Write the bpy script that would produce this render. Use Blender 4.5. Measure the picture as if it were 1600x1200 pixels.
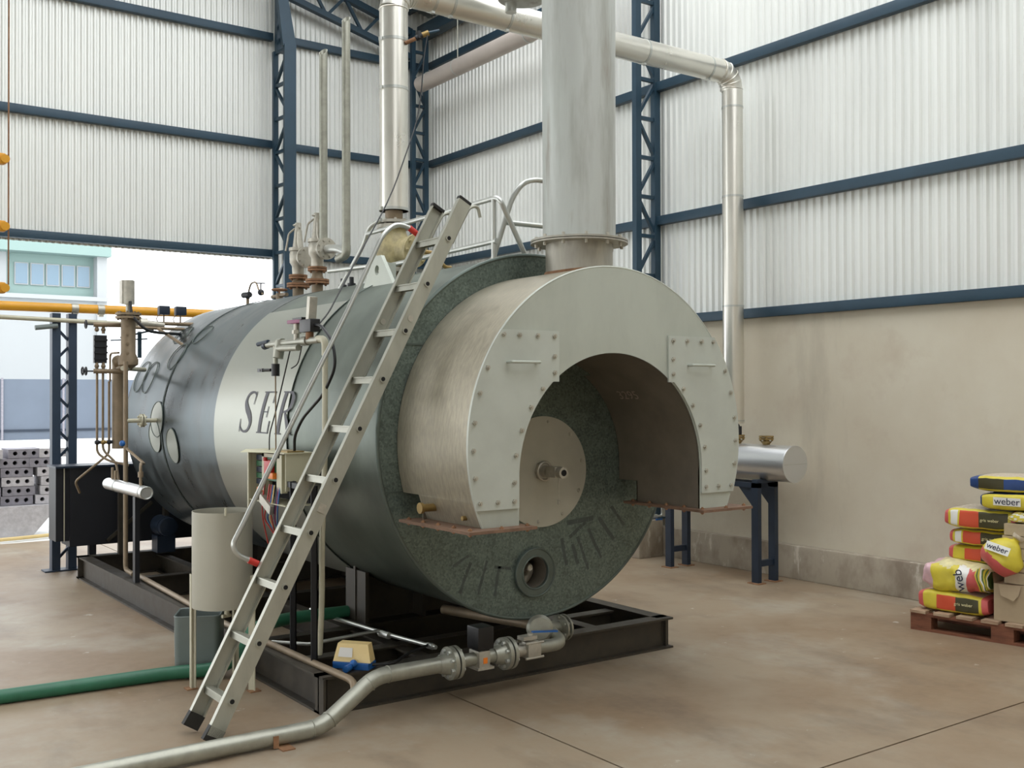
import bpy, bmesh, math, random
from mathutils import Vector, Matrix
for o in list(bpy.data.objects): bpy.data.objects.remove(o)
SC = bpy.context.scene
COL = SC.collection
PI = math.pi
sin, cos = math.sin, math.cos
V = Vector

# ------------------------------------------------------------------ camera
cam_d = bpy.data.cameras.new('camera'); cam = bpy.data.objects.new('camera', cam_d); COL.objects.link(cam)
FPX, YAW, PIT, ROL = 1652.69, .623413514, .00836119, -.002355
fwd = V((sin(YAW)*cos(PIT), cos(YAW)*cos(PIT), sin(PIT)))
rt = V((cos(YAW), -sin(YAW), 0)); up = rt.cross(fwd)
r2 = cos(ROL)*rt + sin(ROL)*up; u2 = -sin(ROL)*rt + cos(ROL)*up
M = Matrix((r2, u2, -fwd)).transposed().to_4x4(); M.translation = V((0, 0, 1.6))
cam.matrix_world = M
cam_d.sensor_fit = 'HORIZONTAL'; cam_d.sensor_width = 36; cam_d.lens = 36*FPX/1600
cam_d.clip_end = 300
SC.camera = cam

# ------------------------------------------------------------------ world: overcast sky
w = bpy.data.worlds.new('overcast_sky'); SC.world = w; w.use_nodes = True
nt = w.node_tree; nt.nodes.clear()
wo = nt.nodes.new('ShaderNodeOutputWorld'); bg = nt.nodes.new('ShaderNodeBackground')
bg.inputs[0].default_value = (0.965, 0.985, 1.0, 1); bg.inputs[1].default_value = 3.0
nt.links.new(bg.outputs[0], wo.inputs[0])
SC.view_settings.view_transform = 'Standard'; SC.view_settings.look = 'None'
SC.view_settings.gamma = 1; SC.view_settings.exposure = 0.0
SC.view_settings.use_curve_mapping = False

# ------------------------------------------------------------------ materials
def lin(c):
    return tuple(((x/255)/12.92 if x/255 <= .04045 else ((x/255+.055)/1.055)**2.4) for x in c) + (1,)
MATS = {}
def mat(name, col, rough=.5, metal=0., var=0., scale=8., col2=None, stretch=(1, 1, 1), bump=0., kind='noise', rvar=0., spec=.5, coat=0., detail=4., lo=.35, hi=.65):
    m = bpy.data.materials.new(name); m.use_nodes = True; N = m.node_tree.nodes; L = m.node_tree.links
    b = N['Principled BSDF']; c = lin(col)
    b.inputs['Base Color'].default_value = c; b.inputs['Roughness'].default_value = rough; b.inputs['Metallic'].default_value = metal
    b.inputs['Specular IOR Level'].default_value = spec; b.inputs['Coat Weight'].default_value = coat
    if var > 0 or col2 or bump:
        tc = N.new('ShaderNodeTexCoord'); mp = N.new('ShaderNodeMapping'); mp.inputs['Scale'].default_value = stretch
        L.new(tc.outputs['Object'], mp.inputs[0])
        if kind == 'voronoi':
            t = N.new('ShaderNodeTexVoronoi'); t.inputs['Scale'].default_value = scale; out = t.outputs['Color']
            t2 = N.new('ShaderNodeTexNoise'); t2.inputs['Scale'].default_value = scale*.12; t2.inputs['Detail'].default_value = 5
            L.new(mp.outputs[0], t2.inputs['Vector'])
            bw = N.new('ShaderNodeRGBToBW'); L.new(out, bw.inputs[0])
            mm = N.new('ShaderNodeMath'); mm.operation = 'ADD'; L.new(bw.outputs[0], mm.inputs[0]); L.new(t2.outputs[0], mm.inputs[1])
            mh = N.new('ShaderNodeMath'); mh.operation = 'MULTIPLY'; mh.inputs[1].default_value = .5; L.new(mm.outputs[0], mh.inputs[0]); out = mh.outputs[0]
            L.new(mp.outputs[0], t.inputs['Vector'])
        else:
            t = N.new('ShaderNodeTexNoise'); t.inputs['Scale'].default_value = scale; t.inputs['Detail'].default_value = detail; t.inputs['Roughness'].default_value = .6
            L.new(mp.outputs[0], t.inputs['Vector']); out = t.outputs[0]
        rp = N.new('ShaderNodeValToRGB'); rp.color_ramp.elements[0].position = lo; rp.color_ramp.elements[1].position = hi
        if col2: ca, cb = c, lin(col2)
        else: ca, cb = tuple(min(1, x*(1-var)) for x in c[:3])+(1,), tuple(min(1, x*(1+var)) for x in c[:3])+(1,)
        rp.color_ramp.elements[0].color = ca; rp.color_ramp.elements[1].color = cb
        L.new(out, rp.inputs[0]); L.new(rp.outputs[0], b.inputs['Base Color'])
        if rvar:
            mr = N.new('ShaderNodeMapRange'); mr.inputs[1].default_value = .3; mr.inputs[2].default_value = .7
            mr.inputs[3].default_value = max(.02, rough-rvar); mr.inputs[4].default_value = min(1, rough+rvar)
            L.new(out, mr.inputs[0]); L.new(mr.outputs[0], b.inputs['Roughness'])
        if bump:
            bp = N.new('ShaderNodeBump'); bp.inputs['Strength'].default_value = bump; bp.inputs['Distance'].default_value = .01
            L.new(out, bp.inputs['Height']); L.new(bp.outputs[0], b.inputs['Normal'])
    MATS[name] = m; return m
def layered(name, base, layers, rough=.6, metal=0., bump=0.):
    """base colour plus noise-masked stains: layers = (colour, scale, stretch, lo, hi, strength)"""
    m = bpy.data.materials.new(name); m.use_nodes = True; N = m.node_tree.nodes; L = m.node_tree.links
    b = N['Principled BSDF']; b.inputs['Roughness'].default_value = rough; b.inputs['Metallic'].default_value = metal
    tc = N.new('ShaderNodeTexCoord'); rgb = N.new('ShaderNodeRGB'); rgb.outputs[0].default_value = lin(base); cur = rgb.outputs[0]
    last = None
    for i, (c, s, st, lo, hi, k) in enumerate(layers):
        mp = N.new('ShaderNodeMapping'); mp.inputs['Scale'].default_value = st; mp.inputs['Location'].default_value = (3.1*i, 1.7*i, .9*i)
        L.new(tc.outputs['Object'], mp.inputs[0])
        t = N.new('ShaderNodeTexNoise'); t.inputs['Scale'].default_value = s; t.inputs['Detail'].default_value = 6; t.inputs['Roughness'].default_value = .62
        L.new(mp.outputs[0], t.inputs['Vector'])
        mr = N.new('ShaderNodeMapRange'); mr.inputs[1].default_value = lo; mr.inputs[2].default_value = hi; mr.inputs[4].default_value = k
        L.new(t.outputs[0], mr.inputs[0])
        mx = N.new('ShaderNodeMix'); mx.data_type = 'RGBA'; mx.inputs[7].default_value = lin(c)
        L.new(mr.outputs[0], mx.inputs[0]); L.new(cur, mx.inputs[6]); cur = mx.outputs[2]; last = t
    L.new(cur, b.inputs['Base Color'])
    if bump and last:
        bp = N.new('ShaderNodeBump'); bp.inputs['Strength'].default_value = bump; bp.inputs['Distance'].default_value = .01
        L.new(last.outputs[0], bp.inputs['Height']); L.new(bp.outputs[0], b.inputs['Normal'])
    MATS[name] = m; return m

floor_m = layered('concrete_floor', (150, 135, 114), [((126, 104, 80), .7, (1, 1, 1), .42, .62, .85), ((166, 160, 146), 1.1, (1, 1, 1), .52, .7, .7), ((100, 86, 72), 2.3, (1, .5, 1), .52, .72, .6), ((150, 128, 105), 14, (1, 1, 1), .4, .7, .35), ((205, 200, 190), 7, (1, 1, 1), .68, .74, .6), ((70, 58, 48), 30, (1, 1, 1), .7, .76, .5)], rough=.5, bump=.06)
yard_m = layered('yard_concrete', (222, 224, 222), [((190, 192, 190), .5, (1, 1, 1), .45, .7, .6)], rough=.8)
plaster_m = layered('wall_plaster', (202, 193, 173), [((212, 206, 188), 1.0, (1, 1, 1), .4, .65, .8), ((188, 174, 155), 2.2, (1, 1, 1), .55, .75, .6), ((160, 152, 136), .9, (1, 2, .5), .6, .75, .4)], rough=.85, bump=.05)
kerb_m = layered('kerb_concrete', (170, 160, 143), [((125, 112, 97), 3, (1, 1, .6), .45, .65, .8), ((205, 198, 184), 9, (1, 1, .35), .6, .68, .8)], rough=.85, bump=.15)
clad_m = mat('zinc_cladding', (225, 227, 223), .45, .25, var=.06, scale=1.2, stretch=(2, 2, .3), rvar=.08)
roof_m = mat('roof_sheet', (150, 158, 160), .5, .3, var=.05, scale=2)
blue_m = mat('blue_steel', (38, 63, 79), .45, .1, var=.12, scale=3)
navy_m = mat('dark_navy_steel', (34, 46, 62), .45, .1, var=.15, scale=5)
darkblue_m = mat('dark_column_steel', (45, 60, 78), .5, .1, var=.1, scale=4)
shell_m = mat('boiler_shell_metal', (88, 97, 100), .34, .75, var=.34, scale=3.2, stretch=(1, 1.6, .8), rvar=.1, detail=7, bump=.02)
shell2_m = mat('boiler_front_shell_metal', (82, 90, 83), .4, .65, col2=(116, 124, 115), scale=2.6, stretch=(1, 1, .6), rvar=.08, detail=8)
panel_m = mat('name_panel_metal', (156, 158, 148), .36, .68, var=.07, scale=3, stretch=(1, .5, .8), rvar=.06, detail=6)
galv_m = mat('spangled_galvanised', (86, 97, 91), .46, .5, col2=(118, 131, 122), scale=95, kind='voronoi', rvar=.08, lo=.3, hi=.72)
rimm = mat('rim_metal', (96, 106, 100), .45, .6, var=.12, scale=6)
paint_m = mat('smokebox_paint', (180, 185, 175), .42, .25, var=.07, scale=4, stretch=(1, 1, .5), detail=6, rvar=.07)
cover_m = mat('cover_plate_paint', (189, 194, 186), .42, .25, var=.05, scale=5, detail=6, rvar=.06)
side_m = mat('smokebox_side_metal', (150, 144, 128), .4, .45, col2=(172, 164, 145), scale=22, stretch=(.8, 3, .8), rvar=.07, detail=8, bump=.05)
inner_m = mat('smokebox_inner_metal', (120, 112, 100), .5, .35, var=.12, scale=5, detail=6)
disc_m = mat('inspection_plate_paint', (176, 174, 160), .42, .3, var=.05, scale=5)
stack_m = layered('chimney_metal', (184, 188, 184), [((150, 150, 142), 3, (2.5, 2.5, .35), .45, .65, .8), ((135, 126, 112), 5, (2, 2, .25), .56, .72, .7), ((190, 197, 192), 2, (2, 2, .4), .5, .7, .6)], rough=.45, metal=.2)
stackb_m = mat('chimney_foot_metal', (160, 156, 146), .4, .5, col2=(178, 174, 162), scale=10, stretch=(2, 2, .4))
steel_m = mat('polished_pipe_jacket', (222, 219, 210), .3, .82, var=.03, scale=3, rvar=.03)
galvpipe_m = mat('galvanised_pipe', (160, 160, 148), .4, .6, var=.12, scale=16, detail=6, rvar=.08)
alu_m = mat('ladder_aluminium', (172, 172, 160), .42, .55, var=.08, scale=12, stretch=(1, 1, .4), rvar=.06)
rail_m = mat('rail_tube_metal', (195, 197, 192), .3, .7, var=.05, scale=9)
cast_m = mat('cast_valve_metal', (182, 178, 166), .42, .55, var=.12, scale=20)
rust_m = mat('rusty_flange', (128, 92, 66), .7, .2, col2=(158, 120, 88), scale=18)
rustbrown_m = mat('rust_flange_plate', (118, 92, 74), .7, .1, var=.2, scale=14)
skid_m = mat('skid_dark_steel', (50, 46, 40), .5, .1, col2=(66, 60, 50), scale=9, detail=7, rvar=.1)
black_m = mat('black_paint', (24, 26, 32), .5, var=.1, scale=5)
blackp_m = mat('black_plastic', (20, 20, 22), .4)
rubber_m = mat('rubber_foot', (38, 37, 34), .7)
cable_m = mat('black_cable', (18, 20, 22), .45)
beige_m = mat('cabinet_beige', (190, 186, 158), .45, var=.03, scale=5)
whitepipe_m = mat('pale_pipe', (186, 182, 160), .45, .1, var=.06, scale=9)
brownpipe_m = mat('brown_pipe', (134, 118, 96), .5, .3, var=.12, scale=10)
yellowpipe_m = mat('gas_pipe_yellow', (222, 160, 42), .4, var=.05, scale=6)
greenpipe_m = mat('green_hose', (44, 104, 78), .45, var=.1, scale=8)
tank_m = mat('tank_jacket', (214, 216, 217), .3, .8)
drum_m = mat('drum_paint', (168, 165, 150), .45, .25, var=.04, scale=3)
bucket_m = mat('grey_plastic', (120, 130, 128), .5, var=.06, scale=4)
label_m = mat('white_label', (215, 212, 205), .5)
orange_m = mat('orange_print', (205, 92, 40), .5)
cream_m = mat('cream_plastic', (226, 200, 140), .45, var=.04, scale=8)
bluep_m = mat('blue_handle', (30, 92, 160), .4)
red_m = mat('red_clip', (190, 50, 40), .45)
redp_m = mat('red_component', (196, 40, 38), .4)
orangep_m = mat('orange_component', (232, 128, 40), .4)
green_m = mat('green_board', (38, 96, 62), .5)
magenta_m = mat('magenta_cover', (134, 48, 96), .4)
brass_m = mat('brass_fitting', (150, 126, 78), .4, .6, var=.1, scale=20)
valvecream_m = mat('valve_cream_paint', (172, 160, 120), .5, var=.2, scale=22, bump=.1)
chalk_m = mat('chalk_mark', (178, 160, 145), .9)
letter_m = mat('letter_dark_paint', (50, 50, 60), .5, var=.1, scale=9)
faint_m = mat('worn_lettering', (70, 79, 75), .55, var=.15, scale=20)
wood_m = mat('pallet_wood', (140, 112, 88), .75, col2=(176, 154, 128), scale=6, stretch=(6, 1, 6), bump=.1)
woodred_m = mat('pallet_wood_reddish', (98, 58, 40), .75, col2=(124, 78, 54), scale=6, stretch=(6, 1, 6), bump=.1)
card_m = mat('cardboard', (168, 150, 122), .8, var=.06, scale=5)
paver_m = mat('paper_wrapped_block', (176, 160, 132), .8, var=.07, scale=9)
bagy_m = mat('bag_yellow', (208, 192, 62), .45, var=.06, scale=14)
bagp_m = mat('bag_pink_red', (202, 92, 90), .45, var=.06, scale=14)
bagt_m = mat('bag_printed_top', (206, 196, 178), .5, col2=(176, 160, 140), scale=60)
bagb_m = mat('bag_blue', (42, 70, 124), .45, var=.08, scale=14)
bagd_m = mat('bag_dark_print', (66, 62, 34), .5)
bagr_m = mat('bag_red_print', (206, 82, 52), .5)
bagw_m = mat('bag_white_print', (228, 228, 222), .5)
navyt_m = mat('navy_lettering', (30, 34, 60), .5)
block_m = mat('concrete_block', (190, 188, 192), .9, var=.12, scale=20, bump=.2)
blockdark_m = mat('damp_concrete_block', (140, 138, 146), .9, var=.12, scale=20, bump=.2)
fence_m = mat('site_hoarding', (98, 108, 122), .7, var=.06, scale=.6)
bteal_m = mat('pale_teal_render', (140, 164, 160), .8)
bwhite_m = mat('white_render', (172, 176, 178), .8)
glass_m = mat('window_glass', (110, 138, 158), .1, spec=.8)
dark_m = mat('black_hole', (8, 8, 8), .8)
pink_m = mat('pipe_insulation', (196, 186, 178), .45, .3, var=.04, scale=4)

# ------------------------------------------------------------------ mesh helpers
def frame(d):
    d = V(d).normalized(); a = V((0, 0, 1)) if abs(d.z) < .95 else V((1, 0, 0))
    u = a.cross(d).normalized(); return u, d.cross(u).normalized(), d
class MB:
    def __init__(s): s.bm = bmesh.new(); s.mi = 0
    def faces(s, vs, fs):
        V_ = [s.bm.verts.new(v) for v in vs]
        for f in fs:
            try:
                q = s.bm.faces.new([V_[i] for i in f]); q.material_index = s.mi
            except ValueError: pass
        return s
    def box(s, lo, hi, rz=0, bev=0):
        c = (V(lo)+V(hi))/2; h = (V(hi)-V(lo))/2; vs = []
        for dx, dy, dz in ((-1,-1,-1),(1,-1,-1),(1,1,-1),(-1,1,-1),(-1,-1,1),(1,-1,1),(1,1,1),(-1,1,1)):
            x, y = dx*h.x, dy*h.y; vs.append(V((c.x+x*cos(rz)-y*sin(rz), c.y+x*sin(rz)+y*cos(rz), c.z+dz*h.z)))
        n0 = len(s.bm.verts)
        s.faces(vs, [(0,3,2,1),(4,5,6,7),(0,1,5,4),(1,2,6,5),(2,3,7,6),(3,0,4,7)])
        if bev:
            s.bm.verts.ensure_lookup_table(); vv = set(s.bm.verts[n0:])
            es = [e for e in s.bm.edges if e.verts[0] in vv and e.verts[1] in vv]
            bmesh.ops.bevel(s.bm, geom=es, offset=bev, segments=2, affect='EDGES', profile=.6)
        return s
    def bar(s, a, b, wd, ht, upv=(0, 0, 1)):
        """rectangular bar from a to b; wd sideways, ht along upv"""
        a, b = V(a), V(b); d = (b-a).normalized(); U = V(upv); sd = d.cross(U)
        if sd.length < 1e-4: sd = d.cross(V((1, 0, 0)))
        sd.normalize(); uu = sd.cross(d).normalized(); vs = []
        for p in (a, b):
            for i, j in ((-1,-1),(1,-1),(1,1),(-1,1)): vs.append(p+sd*wd/2*i+uu*ht/2*j)
        return s.faces(vs, [(3,2,1,0),(4,5,6,7),(0,1,5,4),(1,2,6,5),(2,3,7,6),(3,0,4,7)])
    def cyl(s, a, b, r, r1=None, n=20, cap=True):
        a, b = V(a), V(b); r1 = r if r1 is None else r1; u, v, d = frame(b-a)
        vs = [a+(u*cos(2*PI*i/n)+v*sin(2*PI*i/n))*r for i in range(n)]+[b+(u*cos(2*PI*i/n)+v*sin(2*PI*i/n))*r1 for i in range(n)]
        fs = [(i, (i+1) % n, n+(i+1) % n, n+i) for i in range(n)]
        if cap: fs += [tuple(range(n))[::-1], tuple(range(n, 2*n))]
        return s.faces(vs, fs)
    def lathe(s, o, d, prof, n=28):
        """prof: (distance along d, radius)"""
        o = V(o); u, v, d = frame(d); vs = []; m = len(prof)
        for t, r in prof:
            vs += [o+d*t+(u*cos(2*PI*i/n)+v*sin(2*PI*i/n))*max(r, 1e-4) for i in range(n)]
        fs = [(k*n+i, k*n+(i+1) % n, (k+1)*n+(i+1) % n, (k+1)*n+i) for k in range(m-1) for i in range(n)]
        fs += [tuple(range(n))[::-1], tuple(range((m-1)*n, m*n))]
        return s.faces(vs, fs)
    def tube(s, pts, r, n=12, bend=.05, seg=6, cap=True):
        """round tube through points, corners filleted"""
        P = [V(p) for p in pts]; Q = [P[0]]
        for i in range(1, len(P)-1):
            a, b, c = P[i-1], P[i], P[i+1]; k = min(bend, (a-b).length*.48, (c-b).length*.48)
            if k < 1e-4 or (b-a).normalized().dot((c-b).normalized()) > .9995: Q.append(b); continue
            s0 = b+(a-b).normalized()*k; s1 = b+(c-b).normalized()*k
            for j in range(seg+1):
                t = j/seg; Q.append(s0*(1-t)**2+b*2*t*(1-t)+s1*t*t)
        Q.append(P[-1])
        R = r if hasattr(r, '__len__') else None
        u, v, d = frame(Q[1]-Q[0]); vs = []
        for i, q in enumerate(Q):
            d2 = (Q[min(i+1, len(Q)-1)]-Q[max(i-1, 0)]).normalized()
            u = (u-d2*u.dot(d2)).normalized(); v = d2.cross(u)
            rr = r if R is None else R[0]+(R[1]-R[0])*i/(len(Q)-1)
            vs += [q+(u*cos(2*PI*k/n)+v*sin(2*PI*k/n))*rr for k in range(n)]
        m = len(Q); fs = [(k*n+i, k*n+(i+1) % n, (k+1)*n+(i+1) % n, (k+1)*n+i) for k in range(m-1) for i in range(n)]
        if cap: fs += [tuple(range(n))[::-1], tuple(range((m-1)*n, m*n))]
        return s.faces(vs, fs)
    def torus(s, c, d, R, r, n=32, k=8):
        c = V(c); u, v, d = frame(d); vs = []
        for i in range(n):
            e = u*cos(2*PI*i/n)+v*sin(2*PI*i/n)
            vs += [c+e*(R+r*cos(2*PI*j/k))+d*r*sin(2*PI*j/k) for j in range(k)]
        return s.faces(vs, [(i*k+j, ((i+1) % n)*k+j, ((i+1) % n)*k+(j+1) % k, i*k+(j+1) % k) for i in range(n) for j in range(k)])
    def sphere(s, c, r, sc=(1, 1, 1), n=16, m=10):
        c = V(c); vs = []
        for j in range(m+1):
            t = PI*j/m
            for i in range(n): vs.append(c+V((sin(t)*cos(2*PI*i/n)*r*sc[0], sin(t)*sin(2*PI*i/n)*r*sc[1], cos(t)*r*sc[2])))
        s.faces(vs, [(j*n+i, (j+1)*n+i, (j+1)*n+(i+1) % n, j*n+(i+1) % n) for j in range(m) for i in range(n)])
        bmesh.ops.remove_doubles(s.bm, verts=s.bm.verts, dist=1e-6); return s
    def slab(s, loops, mapf, t0, t1):
        """extruded planar shape with holes: loops of 2D points (first the outer), mapf(a, b, t) -> point"""
        top = []
        for t in (t0, t1):
            es = []
            for lp in loops:
                vv = [s.bm.verts.new(mapf(a, b, t)) for a, b in lp]
                for i in range(len(vv)): es.append(s.bm.edges.new((vv[i], vv[(i+1) % len(vv)])))
                top.append(vv)
            r = bmesh.ops.triangle_fill(s.bm, use_beauty=True, use_dissolve=True, edges=es)
            for f in r['geom']:
                if isinstance(f, bmesh.types.BMFace): f.material_index = s.mi
        k = len(loops)
        for q in range(k):
            A, B = top[q], top[q+k]; n = len(A)
            for i in range(n):
                f = s.bm.faces.new((A[i], A[(i+1) % n], B[(i+1) % n], B[i])); f.material_index = s.mi
        bmesh.ops.recalc_face_normals(s.bm, faces=s.bm.faces); return s
    def bolt(s, p, d, r=.012, h=.01):
        p = V(p); d = V(d).normalized()
        s.cyl(p, p+d*h, r, n=6); s.cyl(p+d*h, p+d*h*1.6, r*.5, n=8); return s
    def flange(s, c, d, r, t, nb=8, br=None, rb=.009):
        c = V(c); u, v, d = frame(d); s.cyl(c-d*t/2, c+d*t/2, r, n=28); br = br or r*.78
        for i in range(nb):
            a = 2*PI*(i+.5)/nb; p = c+(u*cos(a)+v*sin(a))*br
            s.cyl(p-d*(t/2+.012), p+d*(t/2+.012), rb, n=6)
        return s
def root_loc(p):
    while p.parent: p = p.parent
    return V(p.location)
def finish(bm, sharp=35):
    bmesh.ops.recalc_face_normals(bm, faces=bm.faces)
    lim = math.radians(sharp)
    for f in bm.faces: f.smooth = True
    for e in bm.edges:
        if len(e.link_faces) != 2 or e.calc_face_angle(0) > lim: e.smooth = False
def obj(name, mb, mats, parent=None, label=None):
    bm = mb.bm; finish(bm)
    if parent: loc = root_loc(parent)
    else:
        vs = [v.co for v in bm.verts]
        loc = V(((min(v.x for v in vs)+max(v.x for v in vs))/2, (min(v.y for v in vs)+max(v.y for v in vs))/2, min(v.z for v in vs)))
    bmesh.ops.translate(bm, verts=bm.verts, vec=-loc)
    me = bpy.data.meshes.new(name); bm.to_mesh(me); bm.free()
    for m in (mats if isinstance(mats, (list, tuple)) else [mats]): me.materials.append(m)
    o = bpy.data.objects.new(name, me); COL.objects.link(o)
    if parent: o.parent = parent
    else: o.location = loc
    if label: o['label'] = label
    return o
def thing(name, label, cat, loc, group=None):
    o = bpy.data.objects.new(name, None); COL.objects.link(o); o.location = loc; o.empty_display_size = .1
    o['label'] = label; o['category'] = cat
    if group: o['group'] = group
    return o
def tag(o, label, cat, group=None, kind=None):
    o['label'] = label; o['category'] = cat
    if group: o['group'] = group
    if kind: o['kind'] = kind
    return o
def struct(name, mb, m):
    o = obj(name, mb, m); o['kind'] = 'structure'; return o
def text_mesh(txt, size, shear=0., ext=.002):
    cu = bpy.data.curves.new('t', 'FONT'); cu.body = txt; cu.size = size; cu.shear = shear; cu.extrude = ext; cu.align_x = 'CENTER'; cu.align_y = 'CENTER'
    o = bpy.data.objects.new('t', cu); COL.objects.link(o)
    dg = bpy.context.evaluated_depsgraph_get(); me = bpy.data.meshes.new_from_object(o.evaluated_get(dg))
    bm = bmesh.new(); bm.from_mesh(me); bpy.data.objects.remove(o); bpy.data.curves.remove(cu); bpy.data.meshes.remove(me)
    mb = MB(); mb.bm.free(); mb.bm = bm; return mb
def place_text(mb, o, ax, ay):
    """maps text x,y onto world vectors ax, ay from point o; z outwards"""
    o, ax, ay = V(o), V(ax).normalized(), V(ay).normalized(); az = ax.cross(ay)
    for v in mb.bm.verts: v.co = o+ax*v.co.x+ay*v.co.y+az*v.co.z
    return mb

# ================================================================== the setting
XR, YB = 7.36, 12.1
def slabs(name, xs, ys, z, m, gap=.011):
    mb = MB()
    for i in range(len(xs)-1):
        for j in range(len(ys)-1): mb.box((xs[i]+gap/2, ys[j]+gap/2, z-.15), (xs[i+1]-gap/2, ys[j+1]-gap/2, z))
    return struct(name, mb, m)
slabs('floor', [-14, -8, -3, 3.02, 7.6], [-12, -3, 2.9, 12.35], 0, floor_m)
gm = MB(); gm.box((-90, -60, -.4), (90, 110, -.16)); struct('ground_base', gm, yard_m)
slabs('ground', [-30, -10, -2, 3.6, 9, 20, 60], [12.35, 15.5, 19, 26, 60], -.004, yard_m, .012)

def corrugated(name, o, d, nrm, L, z0, ztop, m, pitch=.075, amp=.02, z0f=None):
    o, d, nrm = V(o), V(d), V(nrm); mb = MB(); n = int(L/pitch); vs = []; fs = []
    for i in range(n):
        for f, h in ((0, 0), (.32, 0), (.5, 1), (.82, 1)):
            s_ = (i+f)*pitch; p = o+d*s_+nrm*amp*h
            zt = ztop(p) if callable(ztop) else ztop; zb = z0(p) if callable(z0) else z0
            vs += [V((p.x, p.y, zb)), V((p.x, p.y, zt))]
    k = len(vs)//2
    fs = [(2*i, 2*i+2, 2*i+3, 2*i+1) for i in range(k-1)]
    mb.faces(vs, fs)
    fr = [[q-nrm*.004 for q in vs]]; mb.faces(fr[0], [f[::-1] for f in fs])
    return struct(name, mb, m)
RIDGE = -.8
roofz = lambda x: 6.5+(7.36-x)*.25
corrugated('wall_right', (XR, 0, 0), (0, 1, 0), (-1, 0, 0), YB, 2.30, 6.63, clad_m, pitch=.078)
corrugated('wall_back', (-2.2, YB, 0), (1, 0, 0), (0, -1, 0), 7.4, 3.22, lambda p: roofz(p.x)+.105, clad_m, pitch=.066)
corrugated('wall_back', (5.2, YB, 0), (1, 0, 0), (0, -1, 0), 2.18, 2.29, lambda p: roofz(p.x)+.105, clad_m, pitch=.066)
mb = MB(); mb.box((7.34, 0, 0), (7.54, 12.3, 2.31)); struct('wall_right', mb, plaster_m)
mb = MB(); mb.box((5.35, 12.06, 0), (7.34, 12.26, 2.28)); struct('wall_back', mb, plaster_m)
mb = MB(); mb.box((7.25, 0, 0), (7.34, 12.06, .285), bev=.012); struct('baseboard_right', mb, kerb_m)
# roof sheets over the back of the hall
mb = MB(); vs = []; fs = []; n = 150
for i in range(n):
    for f, h in ((0, 0), (.32, 0), (.5, 1), (.82, 1)):
        yy = 10.5+(i+f)*.0108
        for xx in (RIDGE, 7.6): vs.append(V((xx, yy, roofz(xx)+.1+.012*h)))
k = len(vs)//2; fs = [(2*i, 2*i+2, 2*i+3, 2*i+1) for i in range(k-1)]; mb.faces(vs, fs); struct('ceiling', mb, roof_m)
# unseen roof with open bay, left and rear walls, added to shape the light
RIDGE = -.8
def rz_(x): return roofz(x)+.13 if x > RIDGE else roofz(RIDGE)+.13-(RIDGE-x)*.25
def added_roof_panel(x0, x1, y0, y1):
    mb = MB(); z0, z1 = rz_(x0), rz_(x1); vs = [V(p) for p in ((x0, y0, z0), (x1, y0, z1), (x1, y1, z1), (x0, y1, z0), (x0, y0, z0+.06), (x1, y0, z1+.06), (x1, y1, z1+.06), (x0, y1, z0+.06))]
    mb.faces(vs, [(0,3,2,1),(4,5,6,7),(0,1,5,4),(1,2,6,5),(2,3,7,6),(3,0,4,7)]); struct('ceiling', mb, roof_m)
OX0, OX1, OY0, OY1 = -.5, 7.1, -2.5, 10.5  # gap in the added roof, sized to let sky light onto the walls
added_roof_panel(RIDGE, 7.6, -8, OY0); added_roof_panel(RIDGE, OX0, OY0, OY1); added_roof_panel(OX1, 7.6, OY0, OY1); added_roof_panel(-9, RIDGE, -8, 12.3)
corrugated('wall_left_added', (-9, -8, 0), (0, 1, 0), (1, 0, 0), 20.1, 3.2, 6.7, clad_m, pitch=.15)  # added out of view; left open at the foot for low light
mb = MB(); mb.box((-9, -8.2, 0), (7.54, -8, 6.7)); struct('wall_front_added', mb, plaster_m)  # added behind the camera to cut low light
mb = MB(); mb.box((7.34, -8, 0), (7.54, 0, 6.6)); struct('wall_right', mb, plaster_m)
# girts
gi = 1
def girt(lo, hi):
    global gi
    mb = MB(); lo, hi = V(lo), V(hi); mb.box(lo, hi, bev=.006); struct('trim_%d' % gi, mb, blue_m); gi += 1
for z in (3.30, 4.63, 5.93): girt((7.27, 0, z-.045), (7.338, 12.0, z+.045))
girt((7.285, 0, 2.268), (7.338, 12.0, 2.355))
for z in (3.285, 4.60, 5.90):
    girt((-2.2, 12.0, z-.045), (5.1, 12.08, z+.045)); girt((5.26, 12.0, z-.045), (7.24, 12.08, z+.045))
girt((7.1, 8.2, 6.26), (7.26, 12.0, 6.42))                                    # eave beam
for i in range(6):                                                            # roof purlins
    x = 7.0-i*1.15; z = roofz(x)+.04
    girt((x-.04, 10.5, z-.05), (x+.04, 12.08, z+.04))

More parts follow.
